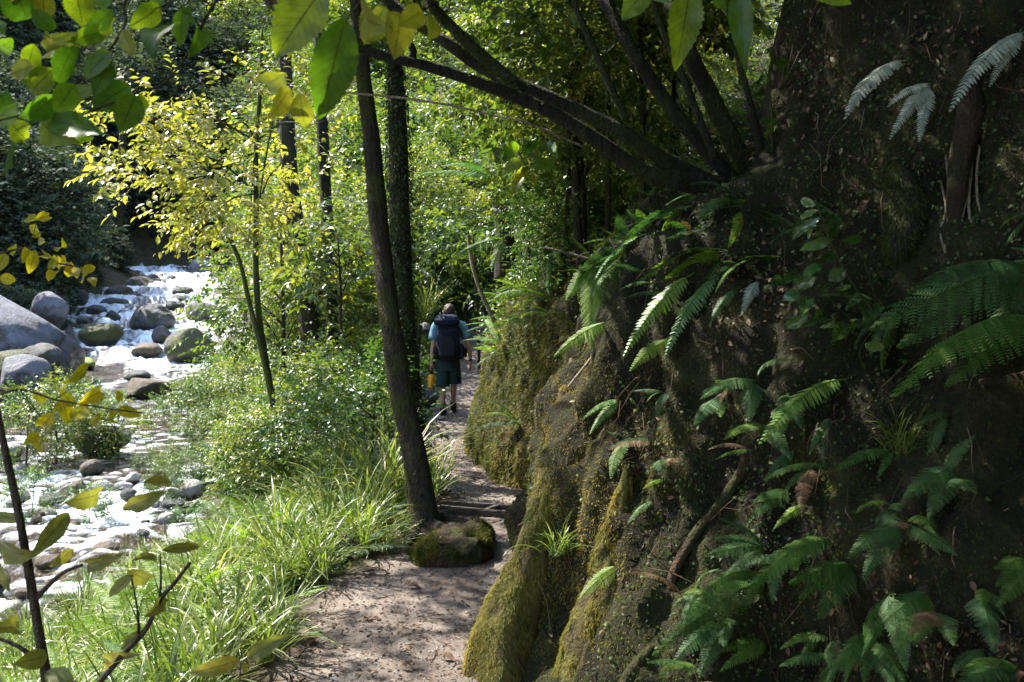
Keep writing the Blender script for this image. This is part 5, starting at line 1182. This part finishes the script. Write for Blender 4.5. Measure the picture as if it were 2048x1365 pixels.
leafy('broad_leaved_shrub', 'glossy broad leaved shrub growing out of the dark bank',
      [[(1760, 640), (1700, 560), (1660, 480), (1630, 400)], [(1760, 640), (1720, 650), (1680, 620), (1640, 580), (1600, 575)], [(1760, 640), (1740, 560), (1720, 500)], [(1760, 640), (1720, 700), (1730, 740)]],
      [((1600, 400), (1632, 412), 20), ((1630, 420), (1596, 440), 18), ((1635, 435), (1580, 480), 16), ((1640, 445), (1615, 472), 16), ((1655, 455), (1685, 465), 14), ((1665, 480), (1600, 500), 18), ((1670, 500), (1640, 530), 20), ((1680, 520), (1700, 505), 24), ((1645, 530), (1605, 550), 24), ((1690, 540), (1655, 562), 26), ((1625, 560), (1585, 570), 22), ((1660, 580), (1620, 575), 14), ((1600, 585), (1565, 600), 20), ((1700, 575), (1670, 590), 14), ((1665, 620), (1615, 650), 22), ((1680, 630), (1650, 655), 20),
       ((1610, 635), (1565, 658), 22), ((1718, 600), (1684, 618), 18), ((1710, 640), (1690, 660), 12), ((1735, 650), (1725, 610), 16), ((1694, 645), (1668, 680), 24), ((1715, 660), (1700, 660), 16), ((1728, 680), (1712, 720), 26), ((1730, 690), (1770, 697), 20), ((1785, 612), (1830, 605), 18), ((1740, 630), (1768, 610), 18), ((1620, 590), (1605, 625), 20), ((1750, 560), (1775, 565), 16), ((1690, 480), (1730, 478), 18), ((1600, 545), (1570, 560), 18)], max(q[1] - .25, 2.2), 'g', 'greenstem', 5, 'shrub')
for i, (x, y, c_) in enumerate([(815, 1183, 'orange'), (615, 1300, 'orange'), (910, 1325, 'brown'), (775, 1150, 'brown'), (730, 1240, 'brown'), (800, 1345, 'brown')]):
    Y = 2800 / (y - 635); X = (x - CX) / FP * Y
    o = link('fallen_leaf', big_leaf('fallen_leaf', 'litter', .5, 20 + i, .03, .2, .4), loc=(X, Y, float(gz(X, Y)) + .018)); s_ = .09 if i < 3 else .06; o.scale = (s_, s_, s_); o.rotation_euler = (0, 0, i * 1.3)
    tag(o, ['orange brown leaf lying in the middle of the path', 'orange leaf at the grassy edge of the path', 'curled brown leaf at the foot of the golden root', 'small brown leaf on the path before the stump', 'small brown leaf on the worn path centre', 'brown leaf near the lower end of the path'][i], 'leaf')

# ------------------------------------------------------------------ the hiker, backpack and bottle
HYK = 14.3
def hp(px, py, dy=0.0): return U(px, py, HYK) + np.array([0, dy, 0])
M['skin'] = simple_mat('skin', (.50, .27, .19), .5, .4, 14, .12)
M['hair'] = simple_mat('brown hair', (.035, .02, .012), .6, .4, 60, .4, .4)
M['shirt'] = simple_mat('blue shirt', (.10, .20, .28), .85, .2, 20, .1)
M['shorts'] = simple_mat('dark green shorts', (.018, .04, .038), .85, .2, 20, .2)
M['pack'] = simple_mat('navy pack cloth', (.010, .013, .030), .75, .12, 30, .25, .2)
M['packgrey'] = simple_mat('charcoal webbing', (.013, .014, .02), .8, .12)
M['boot'] = simple_mat('dark boot', (.02, .022, .03), .7, .3, 30, .3)
M['sock'] = simple_mat('black sock', (.015, .015, .018), .9, .1)
M['bottle'] = simple_mat('orange enamel', (.9, .36, .015), .3, .5)
M['white'] = simple_mat('white print', (.75, .76, .78), .7, .2)
foot = hp(896, 831); per = empty('person', foot, 'hiker in blue shirt and dark shorts walking away along the path', 'person')
f0 = np.array(per.location)


def skin_body():
    J, Ed, Rr = [], [], []
    def chain(pts, parent=None):
        for (x, y, dy, r) in pts:
            J.append(hp(x, y, dy) - f0); Rr.append(r)
            if parent is not None: Ed.append((parent, len(J) - 1))
            parent = len(J) - 1
        return parent
    chain([(897, 724, 0, .135)])
    ch = chain([(897, 700, .0, .125), (897.5, 675, .02, .15), (898, 656, .03, .13)], 0)
    nk = chain([(898, 645, .05, .065), (898, 639, .06, .058)], ch); chain([(898, 632, .08, .075), (898, 624, .08, .092), (898, 618, .07, .075)], nk)
    chain([(873, 653, .03, .062), (868, 672, .01, .052), (866, 690, 0, .044), (864, 708, .02, .04), (863, 722, .03, .028), (862.5, 730, .035, .034), (862, 736, .04, .03)], ch)
    chain([(924, 653, .03, .062), (932, 674, -.01, .052), (937.5, 693, -.02, .045), (940, 708, .01, .04), (941, 721, .03, .028), (940.5, 729, .04, .034), (939.5, 735, .05, .03)], ch)
    chain([(888, 737, 0, .092), (887, 757, .02, .082), (886, 775, .02, .058), (885.5, 786, -.02, .062), (886, 802, -.03, .048), (886.5, 820, -.03, .038)], 0)
    chain([(907, 737, 0.02, .092), (907, 755, .09, .082), (906, 770, .14, .058), (906, 781, .12, .062), (905, 796, .2, .048), (904.5, 813, .24, .038)], 0)
    me = bpy.data.meshes.new('body'); me.from_pydata([tuple(j) for j in J], Ed, []); o = link('body', me, per)
    sk = o.modifiers.new('skin', 'SKIN'); sk.use_smooth_shade = True
    for v, r in zip(me.skin_vertices[0].data, Rr): v.radius = (r, r * .9)
    me.skin_vertices[0].data[0].use_root = True
    s_ = o.modifiers.new('sub', 'SUBSURF'); s_.levels = 2; s_.render_levels = 2
    dg = bpy.context.evaluated_depsgraph_get(); dg.update(); ev = o.evaluated_get(dg); m2 = bpy.data.meshes.new_from_object(ev)
    V = np.array([v.co[:] for v in m2.vertices]); m2.calc_loop_triangles(); F = np.array([t_.vertices[:] for t_ in m2.loop_triangles])
    mb = MB().add((V, F))
    for (sx, hx_, hy_, curl) in ((1, 862, 737, .035), (-1, 939.5, 736, .02)):           # fingers and thumb rooted in each palm
        c = hp(hx_, hy_, .04) - f0
        for j, (dx, l) in enumerate(((-.024, .07), (-.008, .08), (.008, .075), (.022, .06))):
            b_ = c + [dx * .5, dx * .9 + .0, .012]; mb.add(tube(np.array([b_, b_ + [0, .004, -l * .45], b_ + [sx * .01, curl * .7, -l * .75], b_ + [sx * .016, curl, -l * .8 + .01]]), [.0105, .0095, .0085, .007], 7))
        b_ = c + [sx * .018, .025, .03]; mb.add(tube(np.array([b_, b_ + [sx * .016, .02, -.02], b_ + [sx * .012, .03, -.05]]), [.012, .0105, .008], 7))
    hc = hp(898, 625, .08) - f0
    for sx in (-1, 1): mb.add(tube(np.array([hc + [sx * .082, -.01, -.035], hc + [sx * .098, -.015, 0], hc + [sx * .09, -.01, .03]]), [.010, .018, .010], 7))
    mb.add(tube(np.array([hc + [0, .08, .02], hc + [0, .115, -.02], hc + [0, .085, -.035]]), [.01, .018, .01], 7))
    bpy.data.objects.remove(o); return link('body', mb.mesh('body', M['skin']), per)
skin_body()
def wear(name, mat, shapes):
    mb = MB()
    for s_ in shapes: mb.add(s_)
    return link(name, mb.mesh(name, M[mat], f0), per)
def lo(pts, r, fl, n=18): return tube(spline([hp(*p_) for p_ in pts], 14), np.interp(np.linspace(0, 1, 14), np.linspace(0, 1, len(r)), r), n, True, .03, 2, fl)
hd = hp(898, 622, .06); V0, F0 = ICO3; V = V0 * [.094, .115, .118]; V = V[:]; V += nrm(V0) * (fbm(V * 45, 2, 3) * .02)[:, None]; V[:, 2] = np.maximum(V[:, 2], -.062 + .10 * smooth((V[:, 1] + .0) / .1))
link('hair', raw_mesh('hair', V + hd - f0, F0, M['hair']), per)
wear('shirt', 'shirt', [lo([(897, 723, 0), (897, 700, .0), (897.5, 672, .02), (898, 652, .03), (898, 643, .045)], [.165, .165, .2, .185, .075], (1, .68)),
                        tube(spline([hp(884, 650, .03), hp(873, 652, .03), hp(869, 664, .02), hp(865.5, 681, .0)], 10), [.06, .07, .075, .078, .078, .076, .075, .076, .078, .08], 14, True, .05, 4),
                        tube(spline([hp(912, 650, .03), hp(924, 652, .03), hp(929, 664, .01), hp(934, 678, -.01)], 10), [.06, .07, .075, .078, .078, .076, .075, .076, .078, .08], 14, True, .05, 6)])
wear('shorts', 'shorts', [lo([(897, 716, 0), (897, 728, 0), (897, 742, .01)], [.178, .195, .19], (1, .72)),
                          lo([(888, 732, 0), (886.5, 752, .02), (885, 774, .02)], [.105, .115, .12], (1, 1.05)), lo([(907, 732, .01), (908, 750, .07), (908, 769, .12)], [.105, .115, .115], (1, 1.1))])
for (x, y, dy) in ((886.5, 822, -.03), (904.5, 815, .24)):
    wear('sock', 'sock', [lo([(x, y - 7, dy), (x, y, dy)], [.05, .05], (1, 1), 12)])
    c = hp(x, y, dy) - f0; gzl = (hp(x, 830.5 if dy < 0 else 824.5, dy) - f0)[2]
    V0, F0 = ICO3; V = np.sign(V0) * np.abs(V0) ** .75 * [.052, .145, .055]; V[:, 2] *= 1 + .5 * smooth((-V[:, 1]) / .1); V[:, 2] = np.maximum(V[:, 2], -.045)
    link('boot', raw_mesh('boot', V + [c[0], c[1] + .07, gzl + .05], F0, M['boot']), per)
wear('wristband', 'sock', [lo([(941, 719, .03), (941, 722, .03)], [.036, .036], (1, 1), 12)])

pk = hp(900, 719, -.2); bp = empty('backpack', pk, 'tall navy hiking backpack worn by the hiker', 'backpack')
def sup(rows, n=28, ex=.55):                             # rows: (px, py, half width m, half depth m, dy)
    th = np.linspace(0, 2 * np.pi, n, endpoint=False); cs, sn = np.cos(th), np.sin(th)
    C = np.stack([np.sign(cs) * np.abs(cs) ** ex, np.sign(sn) * np.abs(sn) ** ex], 1)
    R_ = np.array(rows, float); k = 22; tt = np.linspace(0, 1, k); R_ = np.stack([np.interp(tt, np.linspace(0, 1, len(R_)), R_[:, i]) for i in range(5)], 1)
    V = np.vstack([hp(x, y, dy) + np.stack([C[:, 0] * w_, C[:, 1] * d_, C[:, 0] * 0], 1) for x, y, w_, d_, dy in R_] + [[hp(*R_[0, :2], R_[0, 4])], [hp(*R_[-1, :2], R_[-1, 4])]])
    i = np.arange(k - 1)[:, None] * n; j = np.arange(n)[None]; j2 = (j + 1) % n; q = np.stack([i + j, i + j2, i + n + j2, i + n + j], -1).reshape(-1, 4)
    a = np.arange(n); F = np.vstack([q[:, [0, 1, 2]], q[:, [0, 2, 3]], np.stack([(a + 1) % n, a, np.full(n, k * n)], 1), np.stack([a + (k - 1) * n, (a + 1) % n + (k - 1) * n, np.full(n, k * n + 1)], 1)])
    V = V + (fbm(V * 9, 3, 5) * .035)[:, None] * np.array([.6, 1, .4]); return V, F
def pack(name, mat, *sh):
    mb = MB()
    for s_ in sh: mb.add(s_)
    return link(name, mb.mesh(name, M[mat], pk), bp)
pack('main_bag', 'pack', sup([(900, 720, .12, .10, -.2), (900, 717, .16, .13, -.21), (900, 700, .185, .15, -.23), (899, 675, .185, .14, -.22), (899, 655, .175, .12, -.2), (898.5, 646, .15, .10, -.19)]))
pack('lid', 'pack', sup([(897, 652, .15, .11, -.21), (896, 648, .205, .16, -.23), (895, 640, .205, .16, -.24), (895, 632, .17, .13, -.22), (895, 629, .10, .08, -.2)]))
pack('front_pocket', 'packgrey', sup([(898, 714, .10, .03, -.37), (898, 708, .13, .05, -.38), (898, 685, .12, .045, -.37), (898, 668, .09, .03, -.34)]))
for (x, s_) in ((874.5, 1), (925, -1)): pack('side_pocket', 'packgrey', sup([(x, 716, .035, .08, -.2), (x, 708, .05, .10, -.2), (x, 692, .04, .09, -.2), (x + s_ * 2, 686, .02, .05, -.2)]))
pack('hip_pouch', 'packgrey', sup([(928, 714, .04, .07, -.08), (928, 706, .055, .09, -.08), (928, 698, .05, .08, -.08), (927, 694, .03, .05, -.08)]))
for x in (882, 913): pack('shoulder_strap', 'packgrey', tube(spline([hp(x, 655, -.1), hp(x, 644, .02), hp(x, 648, .13), hp(x, 672, .17), hp(x - (x - 898) * -.2, 700, .10)], 16), .028, 8, True))
pack('hip_belt', 'packgrey', tube(np.array([hp(897, 716, 0) + [math.cos(a) * .20, math.sin(a) * .15, 0] for a in np.linspace(0, 2 * math.pi, 25)]), .026, 8, False))
for y in (662, 690): pack('compression_strap', 'packgrey', box(hp(899, y, -.385), .30, .02, .02))
tp = hp(891, 634.5, -.415); pack('emblem', 'white', (np.array([tp + [-.018, 0, -.012], tp + [.02, 0, -.012], tp + [0, 0, .018], tp + [.0, .04, 0]]), np.array([[0, 1, 2], [0, 2, 3], [2, 1, 3], [0, 3, 1]])))

bt = hp(862, 776, .04); bo = empty('water_bottle', bt, 'orange yellow water bottle hanging from the hiker\'s hand', 'bottle')
def lathe(rows, n=24):
    th = np.linspace(0, 2 * np.pi, n, endpoint=False); V = np.vstack([np.stack([np.cos(th) * r, np.sin(th) * r, th * 0 + z], 1) for r, z in rows]); m = len(rows)
    i = np.arange(m - 1)[:, None] * n; j = np.arange(n)[None]; j2 = (j + 1) % n; q = np.stack([i + j, i + j2, i + n + j2, i + n + j], -1).reshape(-1, 4); return V, np.vstack([q[:, [0, 1, 2]], q[:, [0, 2, 3]]])
H = 27 / FP * HYK
link('bottle_body', MB().add(lathe([(0, 0), (.048, 0), (.055, .006), (.056, .02), (.056, H * .78), (.052, H * .86), (.04, H * .93), (.026, H * .97), (.024, H), (0, H)])).mesh('bottle_body', M['bottle']), bo)
link('cap', MB().add(lathe([(0, H), (.028, H), (.029, H + .028), (.024, H + .034), (0, H + .034)])).mesh('cap', M['packgrey']), bo)
link('carry_loop', MB().add(tube(np.array([[math.cos(a) * .03, 0, H + .045 + math.sin(a) * .045] for a in np.linspace(0, 2 * math.pi, 17)]), .006, 7, False)).mesh('carry_loop', M['packgrey']), bo)
